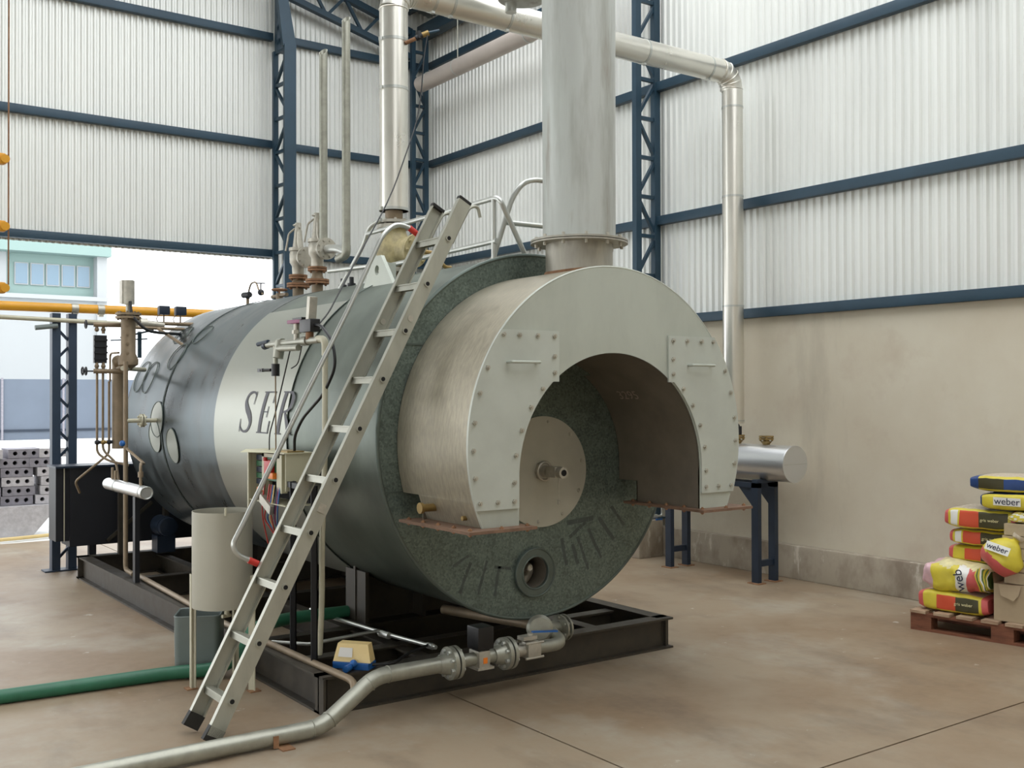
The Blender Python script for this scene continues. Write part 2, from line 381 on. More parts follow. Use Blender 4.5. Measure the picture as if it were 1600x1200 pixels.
def lattice(label, A, B, z0, z1, ca, cb, pitch, m, group=None, mode='zig', bar=.035, ztopA=None, lean=None):
    """column with two chords at plan points A, B (chord sizes ca, cb) and lacing between"""
    t = thing('lattice_column', label, 'column', ((A[0]+B[0])/2, (A[1]+B[1])/2, z0), group)
    for P, c in ((A, ca), (B, cb)):
        q = MB(); q.box((P[0]-c[0]/2, P[1]-c[1]/2, z0), (P[0]+c[0]/2, P[1]+c[1]/2, z1))
        obj('chord', q, m, t)
    q = MB(); q.box((min(A[0], B[0])-.1, min(A[1], B[1])-.08, z0), (max(A[0], B[0])+.1, max(A[1], B[1])+.08, z0+.012)); obj('base_plate', q, m, t)
    k = 0; z = z0+.08
    while z+pitch < z1:
        P, Q = (A, B) if k % 2 == 0 else (B, A)
        q = MB(); q.bar((P[0], P[1], z), (Q[0], Q[1], z+pitch), bar, bar*.8, (0, 0, 1)); obj('lacing_bar', q, m, t)
        if mode == 'both':
            q = MB(); q.bar((A[0], A[1], z+pitch), (B[0], B[1], z+pitch), bar, bar, (0, 0, 1)); obj('tie_bar', q, m, t)
        z += pitch; k += 1
    return t
lattice('tall blue lattice column against the right corrugated wall, half behind the chimney', (7.035, 7.68), (7.285, 7.68), .36, 6.4, (.07, .06), (.075, .06), .386, blue_m, mode='both')
lattice('blue lattice column in the far corner of the hall behind the steam pipe', (6.95, 11.85), (7.14, 11.85), 0, 6.3, (.055, .055), (.06, .055), .35, blue_m, mode='both')
mc = lattice('big blue lattice column on the back wall left of the two vent pipes', (5.13, 11.60), (5.10, 11.95), 0, 5.7, (.145, .045), (.06, .05), .40, blue_m, mode='both')
q = MB(); q.faces([(5.045, 11.59, 5.68), (5.215, 11.59, 5.68), (5.06, 11.59, 6.5), (4.95, 11.59, 6.5), (5.045, 11.65, 5.68), (5.215, 11.65, 5.68), (5.06, 11.65, 6.5), (4.95, 11.65, 6.5)], [(0,1,2,3),(7,6,5,4),(0,4,5,1),(1,5,6,2),(2,6,7,3),(3,7,4,0)])
obj('haunch', q, blue_m, mc)
q = MB(); q.box((5.1, 11.9, 5.7), (5.24, 11.97, 7.0)); obj('chord', q, blue_m, mc)
for i in range(5):
    q = MB(); q.bar((5.1-.02*i, 11.63, 5.72+.17*i), (5.17, 11.93, 5.72+.17*(i+1)), .03, .03); obj('lacing_bar', q, blue_m, mc)
lattice('short dark lattice column by the open doorway carrying the yellow gas pipe', (2.235, 10.2), (2.375, 10.2), 0, 2.33, (.072, .1), (.072, .1), .152, darkblue_m, bar=.028)
q = MB(); q.box((6.93, 7.55, 0), (7.245, 7.83, .36), bev=.01); tag(obj('concrete_plinth', q, kerb_m), 'short concrete plinth at the wall foot under the right lattice column', 'plinth')
# roof truss against the back wall
tr = thing('roof_truss', 'blue roof truss sloping down the back wall to the far corner', 'truss', (5.9, 11.9, 6.1))
zb = lambda x: 6.22-.25*(x-5.92)
for nm, dz, s_ in (('bottom_chord', 0, .07), ('top_chord', .36, .08)):
    q = MB(); q.bar((5.2, 11.9, zb(5.2)+dz), (6.95, 11.9, zb(6.95)+dz*.9), .08, s_); obj(nm, q, blue_m, tr)
for i in range(7):
    x = 5.25+i*.25; q = MB(); a, b = ((0, .34) if i % 2 == 0 else (.34, 0))
    q.bar((x, 11.9, zb(x)+a), (x+.25, 11.9, zb(x+.25)+b), .035, .035); obj('web_bar', q, blue_m, tr)

# ================================================================== outside
of = MB(); of.box((-6, 40, 0), (34, 40.1, 2.12)); fo = obj('site_fence', of, fence_m)
tag(fo, 'long blue-grey sheet fence across the yard outside', 'fence')
for i in range(20):
    q = MB(); q.box((-5+i*2, 39.94, 0), (-4.93+i*2, 39.995, 2.16)); obj('fence_post', q, blockdark_m, fo)
for i in range(1):
    q = MB(); q.box((-6, 39.95, .28), (34, 39.99, .36)); obj('bottom_rail', q, navy_m, fo)
bt = thing('office_building', 'pale teal and white building with a row of windows beyond the fence', 'building', (6, 48, 0))
q = MB(); q.box((2, 46, 0), (12.0, 54, 5.6)); q.box((-6, 46.3, 5.6), (8.3, 54, 7.4)); obj('wall', q, bwhite_m, bt)
q = MB(); q.box((8.3, 46.5, 5.6), (11.75, 54, 7.4)); obj('recessed_wall', q, bteal_m, bt)
q = MB(); q.box((-6, 45.6, 7.32), (12.2, 54, 7.75)); obj('roof_edge', q, bteal_m, bt)
q = MB(); q.box((11.7, 45.9, 0), (12.1, 54, 7.4)); obj('corner_pier', q, bwhite_m, bt)
q = MB(); q.box((-6, 45.7, 5.45), (12.1, 46, 5.62)); obj('sill', q, bwhite_m, bt)
for i in range(5):
    q = MB(); x = 8.62+i*.6; q.box((x, 46.42, 6.05), (x+.52, 46.5, 6.95)); f_ = obj('window', q, bwhite_m, bt)
    q = MB(); q.box((x+.04, 46.4, 6.09), (x+.48, 46.43, 6.91)); obj('pane', q, glass_m, f_)
# pile of hollow blocks on a rubble footing
rb = MB(); random.seed(4)
rb.faces([(1.2, 12.75, 0), (2.55, 12.75, 0), (2.85, 12.75, .35), (1.2, 12.75, .35), (1.2, 13.4, 0), (2.55, 13.4, 0), (2.85, 13.4, .35), (1.2, 13.4, .35)], [(0,1,2,3),(7,6,5,4),(0,4,5,1),(1,5,6,2),(2,6,7,3),(3,7,4,0)])
tag(obj('concrete_footing', rb, block_m), 'rough sloping concrete lump under the hollow blocks outside', 'concrete')
def hollow_block(x, y, z, L, Hh, D, dark, rz=0):
    q = MB(); r = Hh*.24
    loops = [[(-L/2, 0), (L/2, 0), (L/2, Hh), (-L/2, Hh)]]
    for k in (-1, 0, 1): loops.append([(k*L*.29+r*cos(2*PI*i/14), Hh*.52+r*sin(2*PI*i/14)) for i in range(14)])
    q.slab(loops, lambda a, b, t: V((x+a*cos(rz)-t*sin(rz), y+a*sin(rz)+t*cos(rz), z+b)), -D/2, D/2)
    b_ = MB(); b_.box((x-L/2+.02, y+D/2-.03, z+.01), (x+L/2-.02, y+D/2-.02, z+Hh-.01))
    o = obj('hollow_block', q, blockdark_m if dark else block_m)
    return o
rows = [(.355, [(2.05, 1), (2.42, 1), (2.78, 0)]), (.46, [(2.08, 1), (2.44, 1), (2.83, 0)]), (.565, [(2.07, 0), (2.43, 0), (2.84, 0)]), (.67, [(2.06, 1), (2.42, 1), (2.8, 0)]), (.775, [(2.04, 1), (2.4, 1), (2.72, 1)]), (.88, [(2.1, 0), (2.5, 1), (2.82, 0)])]
rn = ['bottom', 'second', 'third', 'fourth', 'fifth', 'topmost']; cn = ['at frame edge', 'in the middle', 'next to column']
for ri, (z, bl) in enumerate(rows):
    for ci, (x, dk) in enumerate(bl):
        o = hollow_block(x, 13.05+.02*((ri*3+ci*5) % 3), z, .335, .1, .42, dk)
        tag(o, '%s hollow block, %s row of the yard pile, %s' % ('grey' if dk else 'pale', rn[ri], cn[ci]), 'block', 'hollow concrete blocks in the yard')
yh = MB(); yh.tube([(1.4, 12.5, .03), (2.2, 12.45, .03), (3.0, 12.65, .03), (3.8, 12.62, .03)], .02, bend=.3); tag(obj('yard_hose', yh, cream_m), 'pale yellow hose lying on the bright yard in front of the blocks', 'hose')

# ================================================================== the boiler
CX, CZ, R = 3.63, 1.353, 1.03
Y0, Y1 = 4.8, 9.3
def cp(y, ang, r=R):          # point on the left side of the shell, ang = elevation in degrees
    a = math.radians(ang); return V((CX-r*cos(a), y, CZ+r*sin(a)))
boiler = thing('boiler', 'huge horizontal cylindrical steam boiler clad in grey sheet metal on a dark skid', 'boiler', (CX, 7.0, .19))
def ring_shell(y0, y1, r, n=128, nl=1, a0=0, a1=360, t=.004):
    mb = MB(); full = abs(a1-a0) >= 359; k = n if full else n+1; vs = []
    for rr in (r, r-t):
        for j in range(nl+1):
            for i in range(k): vs.append(cp(y0+(y1-y0)*j/nl, a0+(a1-a0)*i/n, rr))
    fs = []
    S = (nl+1)*k
    for j in range(nl):
        for i in range(n):
            i2 = (i+1) % k
            fs.append((j*k+i, j*k+i2, (j+1)*k+i2, (j+1)*k+i)); fs.append((S+j*k+i, S+(j+1)*k+i, S+(j+1)*k+i2, S+j*k+i2))
    for i in range(n):
        i2 = (i+1) % k
        fs.append((i, S+i, S+i2, i2)); fs.append((nl*k+i, nl*k+i2, S+nl*k+i2, S+nl*k+i))
    if not full:
        for j in range(nl):
            fs.append((j*k, (j+1)*k, S+(j+1)*k, S+j*k)); fs.append((j*k+n, S+j*k+n, S+(j+1)*k+n, (j+1)*k+n))
    return mb.faces(vs, fs)
# one continuous shell, with lapped sheets as parts
obj('shell', ring_shell(7.15, Y1, R-.004, nl=4), shell_m, boiler)
obj('front_shell', ring_shell(Y0+.01, 7.15, R-.006, nl=4), shell2_m, boiler, 'greenish grey front shell sheet')
obj('name_panel', ring_shell(5.93, 7.15, R+.001, a0=-75, a1=53), panel_m, boiler, 'pale lettered sheet on the side')
npn = [c for c in boiler.children if c.name.startswith('name_panel')][0]
for y in (8.32,):
    obj('seam_band', ring_shell(y-.012, y+.012, R+.002), rimm, boiler)
    q = MB(); q.torus((CX, y, CZ), (0, 1, 0), R+.001, .003, n=128, k=6); obj('seam_bead', q, navy_m, boiler)
for y in (5.93,):
    q = MB(); q.torus((CX, y, CZ), (0, 1, 0), R, .003, n=128, k=6); obj('seam_bead', q, rimm, boiler)
# front plate with two holes' worth of detail: the drain port
def circ2(cx, cz, r, n=48, a0=0, a1=360):
    full = a1-a0 >= 360; m = n if full else n+1
    return [(cx+r*cos(math.radians(a0+(a1-a0)*i/n)), cz+r*sin(math.radians(a0+(a1-a0)*i/n))) for i in range(m)]
XZ = lambda a, b, t: V((a, t, b))
q = MB(); q.slab([circ2(CX, CZ, R-.012, 128), circ2(3.60, .585, .09, 32)], XZ, Y0, Y0+.012); obj('front_plate', q, galv_m, boiler, 'mottled galvanised front plate')
q = MB(); q.torus((CX, Y0+.005, CZ), (0, 1, 0), R-.004, .011, n=144, k=8); obj('rim', q, rimm, boiler)
q = MB(); q.slab([circ2(CX, CZ, R-.012, 96)], XZ, Y1-.01, Y1); obj('rear_plate', q, shell_m, boiler)
# horizontal laps on the front plate
for x0, x1, z in ((2.755, 3.0, 1.857), (4.26, 4.505, 1.857), (2.64, 2.79, 1.088), (4.47, 4.62, 1.088)):
    q = MB(); q.box((x0, Y0-.006, z-.005), (x1, Y0, z+.005)); obj('lap_joint', q, rimm, boiler)
q = MB(); q.slab([[(3.30, 1.70), (3.955, 1.70), (3.955, 1.71), (3.93, 1.728), (3.85, 1.765), (3.75, 1.792), (3.62, 1.803), (3.45, 1.782), (3.35, 1.735), (3.30, 1.71)]], XZ, 4.73, 4.79); obj('upper_hood_plate', q, galv_m, boiler, 'dark galvanised plate at the top of the horseshoe opening')
# drain port
dp = MB(); dp.slab([circ2(3.60, .585, .137, 48), circ2(3.60, .585, .09, 48)], XZ, Y0-.02, Y0); dp.torus((3.6, Y0-.02, .585), (0, 1, 0), .135, .006, n=48); dp.torus((3.6, Y0-.02, .585), (0, 1, 0), .092, .006, n=48)
port = obj('port_ring', dp, rimm, boiler)
q = MB(); q.slab([circ2(3.60, .585, .091, 40), circ2(3.60, .585, .087, 40)], XZ, Y0+.0, Y0+.22); q.slab([circ2(3.60, .585, .091, 40)], XZ, Y0+.2, Y0+.21); obj('port_sleeve', q, inner_m, port)
q = MB(); q.tube([(3.52, Y0+.12, .60), (3.58, Y0+.09, .61), (3.63, Y0+.1, .60), (3.65, Y0+.12, .56), (3.62, Y0+.14, .51)], .03, bend=.03); q.cyl((3.595, Y0+.09, .605), (3.595, Y0+.03, .605), .02); q.torus((3.595, Y0+.03, .605), (0, 1, 0), .014, .005, n=20); obj('port_fitting', q, cast_m, port)
# inspection plate
ip = MB(); ip.slab([circ2(3.66, 1.152, .315, 72)], XZ, Y0-.014, Y0); insp = obj('inspection_plate', ip, disc_m, boiler, 'pale round inspection plate')
for i in range(10):
    a = 2*PI*(i+.3)/10; q = MB(); q.bolt((3.66+.285*cos(a), Y0-.014, 1.152+.285*sin(a)), (0, -1, 0), .010, .008); obj('bolt', q, cast_m, insp)
q = MB(); c = V((3.655, Y0-.014, 1.155))
q.cyl(c, c+V((0, -.018, 0)), .058, n=8); q.cyl(c+V((0, -.018, 0)), c+V((0, -.06, 0)), .034, n=20); q.torus(c+V((0, -.02, 0)), (0, 1, 0), .05, .008)
q.box(c+V((-.03, -.15, -.03)), c+V((.035, -.06, .032)), bev=.008)
sg = obj('sight_glass', q, cast_m, insp)
q = MB(); q.cyl(c+V((.003, -.19, 0)), c+V((.003, -.15, 0)), .032, n=24); obj('eyepiece', q, cast_m, sg)
q = MB(); q.cyl(c+V((.003, -.192, 0)), c+V((.003, -.185, 0)), .018, n=20); obj('eyepiece_opening', q, dark_m, sg)
q = MB(); q.tube([c+V((.0, -.15, -.03)), c+V((-.005, -.15, -.1)), c+V((0, -.15, -.15))], .003, n=6); q.cyl(c+V((0, -.15, -.15)), c+V((0, -.15, -.175)), .009, n=8); obj('chain', q, cast_m, sg)

# ---- smokebox: horseshoe box in front of the plate
SX = 3.625; YF = 4.13; ZL = .96
def arc_ang(R_, cz, z): return math.degrees(math.asin((z-cz)/R_))
ao = arc_ang(.91, 1.34, ZL)
outer = circ2(SX, 1.34, .91, 88, ao, 180-ao)                 # right bottom, over the top, to the left bottom
inner = circ2(SX, 1.19, .615, 56, 0, 180)
inn = [(SX+.615, ZL)]+inner+[(SX-.615, ZL)]
shape = outer+inn[::-1]
q = MB(); q.slab([shape], XZ, YF, YF+.01); sb = obj('smokebox_front', q, paint_m, boiler, 'pale horseshoe shaped front sheet of the smokebox')
def strip(pts, y0f, y1f, m, name, t=.006, nrm=1):
    mb = MB(); vs = []; n = len(pts)
    for i, (a, b) in enumerate(pts):
        vs += [V((a, y0f(b), b)), V((a, y1f(b), b))]
    mb.faces(vs, [(2*i, 2*i+2, 2*i+3, 2*i+1) for i in range(n-1)])
    mb2 = []
    return obj(name, mb, m, boiler)
yb_ = lambda z: 4.795 if z > 1.085 else 4.64
def dens(pts):
    out = []
    for i, p in enumerate(pts):
        out.append(p)
    return out
oo = [p for p in outer]
def split_low(pts):
    """insert the notch points near z = 1.085"""
    out = []
    for i in range(len(pts)-1):
        a, b = pts[i], pts[i+1]; out.append(a)
        if (a[1]-1.085)*(b[1]-1.085) < 0:
            t = (1.085-a[1])/(b[1]-a[1]); x = a[0]+(b[0]-a[0])*t
            e = 1e-4 if b[1] > a[1] else -1e-4
            out += [(x, 1.085-e), (x, 1.085+e)]
    return out+[pts[-1]]
strip(split_low(oo), lambda z: YF, yb_, side_m, 'smokebox_wrapper').__setitem__('label', 'brushed beige curved wrapper of the smokebox')
strip(split_low(inn), lambda z: YF, yb_, inner_m, 'smokebox_lining').__setitem__('label', 'darker inner lining of the smokebox')
q = MB()
for sx in (-1, 1):
    xo = SX+sx*math.sqrt(.91**2-(1.34-1.02)**2); xi = SX+sx*.615
    q.box((min(xo, xi), 4.634, ZL), (max(xo, xi), 4.64, 1.085)); 
    q.box((min(xo, xi), 4.64, 1.08), (max(xo, xi), 4.795, 1.086))
obj('notch_plate', q, inner_m, boiler)
q = MB(); q.torus((SX, YF+.004, 1.34), (0, 1, 0), .91, .005, n=8, k=6) if 0 else None
q.tube([(a, YF+.004, b) for a, b in outer], .006, n=6, bend=0); obj('smokebox_edge_bead', q, paint_m, boiler)
for sx in (-1, 1):
    xo = SX+sx*.955; xi = SX+sx*.565
    lo, hi = min(xo, xi), max(xo, xi)
    q = MB(); q.box((lo, 4.05, ZL-.014), (hi, 4.70, ZL)); fl = obj('bottom_flange', q, rustbrown_m, boiler, 'rusty bottom flange')
    for i in range(5):
        for xx in (lo+.03, hi-.03):
            q = MB(); q.bolt((xx, 4.09+i*.14, ZL), (0, 0, 1), .011, .008); q.bolt((xx, 4.09+i*.14, ZL-.014), (0, 0, -1), .011, .008); obj('bolt', q, rust_m, fl)
    q = MB(); q.bolt((SX+sx*.76, 4.07, ZL), (0, 0, 1), .011, .008); obj('bolt', q, rust_m, fl)
    # cover plate
    A = lambda z: math.sqrt(.918**2-(z-1.34)**2)
    B = lambda z: math.sqrt(max(0, .622**2-(z-1.19)**2)) if z > 1.19 else .622
    zt = 1.905; zb2 = 1.045; zmid = 1.655
    po = [(A(zb2+(zt-zb2)*i/20), zb2+(zt-zb2)*i/20) for i in range(21)]
    pi_ = [(B(zb2+(zmid-zb2)*i/14), zb2+(zmid-zb2)*i/14) for i in range(15)]+[(.375, zmid), (.375, zt)]
    loop = [(SX+sx*a, b) for a, b in po]+[(SX+sx*a, b) for a, b in pi_[::-1]]
    q = MB(); q.slab([loop], XZ, YF-.012, YF-.001); cv = obj('cover_plate', q, cover_m, boiler, 'bolted %s cover plate of the smokebox' % ('left' if sx < 0 else 'right'))
    bp = [(A(z)-.03, z) for z in (1.08, 1.2, 1.33, 1.46, 1.6, 1.72, 1.88)]+[(B(z)+.03, z) for z in (1.08, 1.17, 1.3, 1.42, 1.53, 1.62)]+[(.405, 1.70), (.405, 1.78), (.405, 1.88), (.51, 1.88), (.62, 1.88), (.75, 1.08)]
    for a, z in bp:
        q = MB(); q.bolt((SX+sx*a, YF-.012, z), (0, -1, 0), .012, .009); obj('bolt', q, cast_m, cv)
    q = MB(); hx = SX+sx*.605; q.tube([(hx-.085, YF-.012, 1.748), (hx-.085, YF-.05, 1.748), (hx+.085, YF-.05, 1.748), (hx+.085, YF-.012, 1.748)], .0075, bend=.01, n=8); obj('handle', q, paint_m, cv)
q = MB(); q.cyl((2.80, 4.52, 1.09-.06), (2.70, 4.52, 1.03), .02, n=14); q.cyl((2.70, 4.52, 1.03), (2.685, 4.52, 1.03), .028, n=14); obj('drain_stub', q, brass_m, boiler); q = MB(); q.cyl((2.83, 4.25, 1.0), (2.76, 4.25, 1.0), .012, n=10); obj('drain_stub', q, brass_m, boiler)
# chalk number on the lining
t_ = text_mesh('3295', .085, ext=.0006)
for v in t_.bm.verts:
    s_, hh = v.co.x, v.co.y; ang = math.radians(40)+hh/.612
    v.co = V((SX+.611*cos(ang), 4.55-s_, 1.19+.611*sin(ang)))
obj('chalk_number', t_, chalk_m, boiler, 'chalk number 3295 on the lining')

# ---- lettering on the name panel
def stroke(pts, ws, steps=10):
    """variable width ribbon through points in glyph space, returns quads"""
    P = [V((a, b, 0)) for a, b in pts]; out = []
    Q = []; W = []
    for i in range(len(P)-1):
        p0 = P[max(i-1, 0)]; p1 = P[i]; p2 = P[i+1]; p3 = P[min(i+2, len(P)-1)]
        for j in range(steps):
            t = j/steps
            Q.append(.5*((2*p1)+(p2-p0)*t+(2*p0-5*p1+4*p2-p3)*t*t+(3*p1-p0-3*p2+p3)*t**3)); W.append(ws[i]*(1-t)+ws[i+1]*t)
    Q.append(P[-1]); W.append(ws[-1]); L_ = []; R_ = []
    for i, q in enumerate(Q):
        d = (Q[min(i+1, len(Q)-1)]-Q[max(i-1, 0)]).normalized(); n = V((-d.y, d.x, 0)); L_.append(q+n*W[i]/2); R_.append(q-n*W[i]/2)
    return [(L_[i], R_[i], R_[i+1], L_[i+1]) for i in range(len(Q)-1)]
def seg(a, b, w, k=6):
    a, b = V((*a, 0)), V((*b, 0)); d = (b-a).normalized(); n = V((-d.y, d.x, 0))*w/2
    return [(a+(b-a)*(i/k)+n, a+(b-a)*(i/k)-n, a+(b-a)*((i+1)/k)-n, a+(b-a)*((i+1)/k)+n) for i in range(k)]
GL = {
 'S': stroke([(.62, .74), (.60, .92), (.42, .985), (.22, .93), (.16, .76), (.30, .58), (.50, .42), (.62, .24), (.52, .06), (.30, .015), (.10, .10), (.06, .28)], [.03, .05, .05, .08, .12, .16, .17, .13, .08, .05, .05, .03])+seg((.62, .68), (.62, 1.0), .03)+seg((.06, 0), (.06, .32), .03),
 'E': seg((.2, .02), (.2, .98), .15)+seg((.06, .015), (.66, .015), .03)+seg((.06, .985), (.66, .985), .03)+seg((.2, .51), (.48, .51), .03)+seg((.48, .38), (.48, .64), .035)+seg((.65, .72), (.63, .99), .04)+seg((.67, .30), (.64, .01), .05),
 'R': seg((.2, .02), (.2, .98), .15)+seg((.06, .015), (.36, .015), .03)+seg((.06, .985), (.4, .985), .03)+stroke([(.3, .98), (.52, .95), (.62, .78), (.54, .58), (.28, .51)], [.03, .08, .14, .08, .03])+stroke([(.38, .51), (.56, .3), (.72, .02)], [.05, .13, .12])+seg((.64, .015), (.84, .015), .03)}
def side_text(word, ystart, z0, hgt, wid, pitch, m, name, r, shear=.28):
    for k, ch in enumerate(word):
        mb = MB()
        for quad in GL[ch]:
            vs = []
            for p in quad:
                s_ = ystart-k*pitch-(p.x*wid+p.y*shear*hgt); zz = p.y*hgt
                a = math.degrees(math.asin((z0-CZ)/R))+math.degrees(zz/R); vs.append(cp(s_, a, r))
            mb.faces(vs, [(0, 1, 2, 3)])
        obj('letter', mb, m, npn, 'dark painted letter %s' % ch)
side_text('SER', 6.70, 1.35, .265, .30, .29, letter_m, 'letter', R+.004)
# faint worn lettering on the front plate (strokes only)
for a, b, w_ in (((3.06, .67), (3.16, .72), .014), ((3.10, .52), (3.17, .68), .02), ((3.22, .50), (3.28, .68), .014), ((3.33, .48), (3.36, .64), .02), ((3.33, .64), (3.44, .62), .015), ((3.84, .60), (3.80, .76), .022), ((3.86, .76), (3.98, .84), .02), ((3.92, .60), (3.88, .72), .025), ((4.0, .56), (3.92, .76), .02), ((4.10, .62), (4.0, .80), .02), ((4.2, .72), (4.08, .86), .022), ((4.28, .80), (4.18, .92), .018), ((3.84, .845), (4.04, .86), .028)):
    fm = MB()
    for qd in seg(a, b, w_, 5):
        fm.faces([V((p.x+.004*random.uniform(-1, 1), Y0-.0015, p.y)) for p in qd], [(0, 1, 2, 3)])
    bmesh.ops.remove_doubles(fm.bm, verts=fm.bm.verts, dist=.004); obj('worn_lettering', fm, faint_m, boiler)
# patches, rims and openings on the side
def surf_ellipse(y, ang, ry, ra, r, rim=None, n=28):
    mb = MB(); c = cp(y, ang, r); vs = [c]; a_s = math.degrees(ra/R)
    for i in range(n): vs.append(cp(y+ry*cos(2*PI*i/n), ang+a_s*sin(2*PI*i/n), r))
    if rim: mb.tube([vs[1+i % n] for i in range(n+1)], rim, n=6, bend=0, cap=False)
    else: mb.faces(vs, [(0, 1+i, 1+(i+1) % n) for i in range(n)])
    return mb
for y, a, ry, ra in ((8.07, -8.5, .13, .135), (8.48, -5, .14, .13), (8.42, 2.5, .15, .14)):
    pl = obj('patch_plate', surf_ellipse(y, a, ry, ra, R+.004), panel_m, boiler); obj('patch_rim', surf_ellipse(y, a, ry, ra, R+.004, rim=.004), rimm, pl)
for y, a, ry, ra in ((9.1, 22.5, .13, .14), (8.86, 22, .13, .14), (8.42, 32, .13, .12), (8.2, 44, .12, .1), (8.75, 46, .12, .1)):
    obj('pipe_rim', surf_ellipse(y, a, ry, ra, R+.002, rim=.004), rimm, boiler)
# saddles under the shell
for y in (5.85, 8.4):
    q = MB(); n = 20; lo = [(CX-.62+1.24*i/n) for i in range(n+1)]
    loop = [(CX-.62, .19), (CX+.62, .19)]+[(x, CZ-math.sqrt((R+.0)**2-(x-CX)**2)+.01) for x in lo[::-1]]
    q.slab([loop], XZ, y-.012, y+.012)
    for x in (-.6, -.2, .2, .6):
        q.box((CX+x-.012, y-.13, .19), (CX+x+.012, y+.13, CZ-math.sqrt(R*R-x*x)))
    q.box((CX-.65, y-.15, .19), (CX+.65, y+.15, .205)); obj('saddle', q, skid_m, boiler)
# lifting lug, studs
q = MB(); q.slab([[(5.66, 2.26), (6.06, 2.26), (5.98, 2.37), (5.90, 2.46), (5.82, 2.46)], [(5.87+.028*cos(2*PI*i/16), 2.37+.032*sin(2*PI*i/16)) for i in range(16)]], lambda a, b, t: V((t, a, b)), 3.18, 3.205)
q.box((3.205, 5.84, 2.27), (3.30, 5.86, 2.42)); obj('lifting_lug', q, paint_m, boiler, 'pale pierced lifting lug')
for y in (6.98, 6.84):
    q = MB(); q.cyl((3.5, y, 2.37), (3.5, y, 2.39), .03, n=12); q.cyl((3.5, y, 2.39), (3.5, y, 2.435), .016, n=10); obj('stud', q, black_m, boiler)

# ---- chimney
ch = thing('chimney', 'wide dull metal chimney rising from the smokebox out of the frame', 'chimney', (CX+.02, 4.45, 2.2))
ccx, ccy = CX+.03, 4.46
def foot_z(x): return 1.34+math.sqrt(max(.01, .912**2-(x-SX)**2))
mb = MB(); n = 64; vs = []
for i in range(n):
    a = 2*PI*i/n; x, y = ccx+.183*cos(a), ccy+.183*sin(a); vs += [V((x, y, foot_z(x)-.01)), V((x, y, 2.41))]
mb.faces(vs, [(2*i, 2*((i+1) % n), 2*((i+1) % n)+1, 2*i+1) for i in range(n)]); obj('foot', mb, stackb_m, ch)
mb = MB(); vs = []
for i in range(n):
    a = 2*PI*i/n; x, y = ccx+.187*cos(a), ccy+.187*sin(a); x2, y2 = ccx+.196*cos(a), ccy+.196*sin(a); vs += [V((x, y, foot_z(x)+.012)), V((x2, y2, foot_z(x2)-.004))]
mb.faces(vs, [(2*i, 2*((i+1) % n), 2*((i+1) % n)+1, 2*i+1) for i in range(n)]); obj('weld', mb, rust_m, ch)
q = MB(); q.cyl((ccx, ccy, 2.405), (ccx, ccy, 2.413), .265, n=56); q.cyl((ccx, ccy, 2.417), (ccx, ccy, 2.427), .265, n=56); fl = obj('flange', q, stackb_m, ch)
for i in range(12):
    a = 2*PI*i/12; q = MB(); q.cyl((ccx+.235*cos(a), ccy+.235*sin(a), 2.385), (ccx+.235*cos(a), ccy+.235*sin(a), 2.445), .009, n=6); obj('bolt', q, cast_m, fl)
q = MB(); q.lathe((ccx, ccy, 2.42), (0, 0, 1), [(0, .198), (.0, .198), (2.6, .203)], n=72); obj('stack_pipe', q, stack_m, ch)

# ---- skid frame
sk = thing('skid_frame', 'dark steel beam skid frame lying on the floor under the boiler', 'skid frame', (3.5, 7.2, 0))
def ibeam(a, b, hh=.19, fw=.1, t=.012, side=1):
    q = MB(); a, b = V(a), V(b); z = V((0, 0, 1))
    q.bar(a+z*(hh-t/2), b+z*(hh-t/2), fw, t); q.bar(a+z*t/2, b+z*t/2, fw, t); q.bar(a+z*hh/2, b+z*hh/2, t, hh-2*t); return q
obj('side_beam', ibeam((2.35, 4.85, 0), (2.35, 9.7, 0)), skid_m, sk); obj('side_beam', ibeam((4.65, 4.85, 0), (4.65, 9.7, 0)), skid_m, sk)
obj('end_beam', ibeam((2.30, 4.86, 0), (4.70, 4.86, 0)), skid_m, sk); obj('end_beam', ibeam((2.30, 9.65, 0), (4.70, 9.65, 0)), skid_m, sk)
for y in (5.3, 5.85, 7.1, 8.4): obj('cross_beam', ibeam((2.4, y, 0), (4.6, y, 0), .17, .09), skid_m, sk)
for x in (3.0, 4.2): obj('inner_beam', ibeam((x, 4.9, 0), (x, 9.6, 0), .16, .08), skid_m, sk)
for a, b in (((2.3, 4.802, .012), (2.312, 4.9, .18)), ((4.655, 4.83, .012), (4.665, 4.9, .18))):
    q = MB(); q.box(a, b); obj('end_cap', q, skid_m, sk)
for y in (4.99,): pass

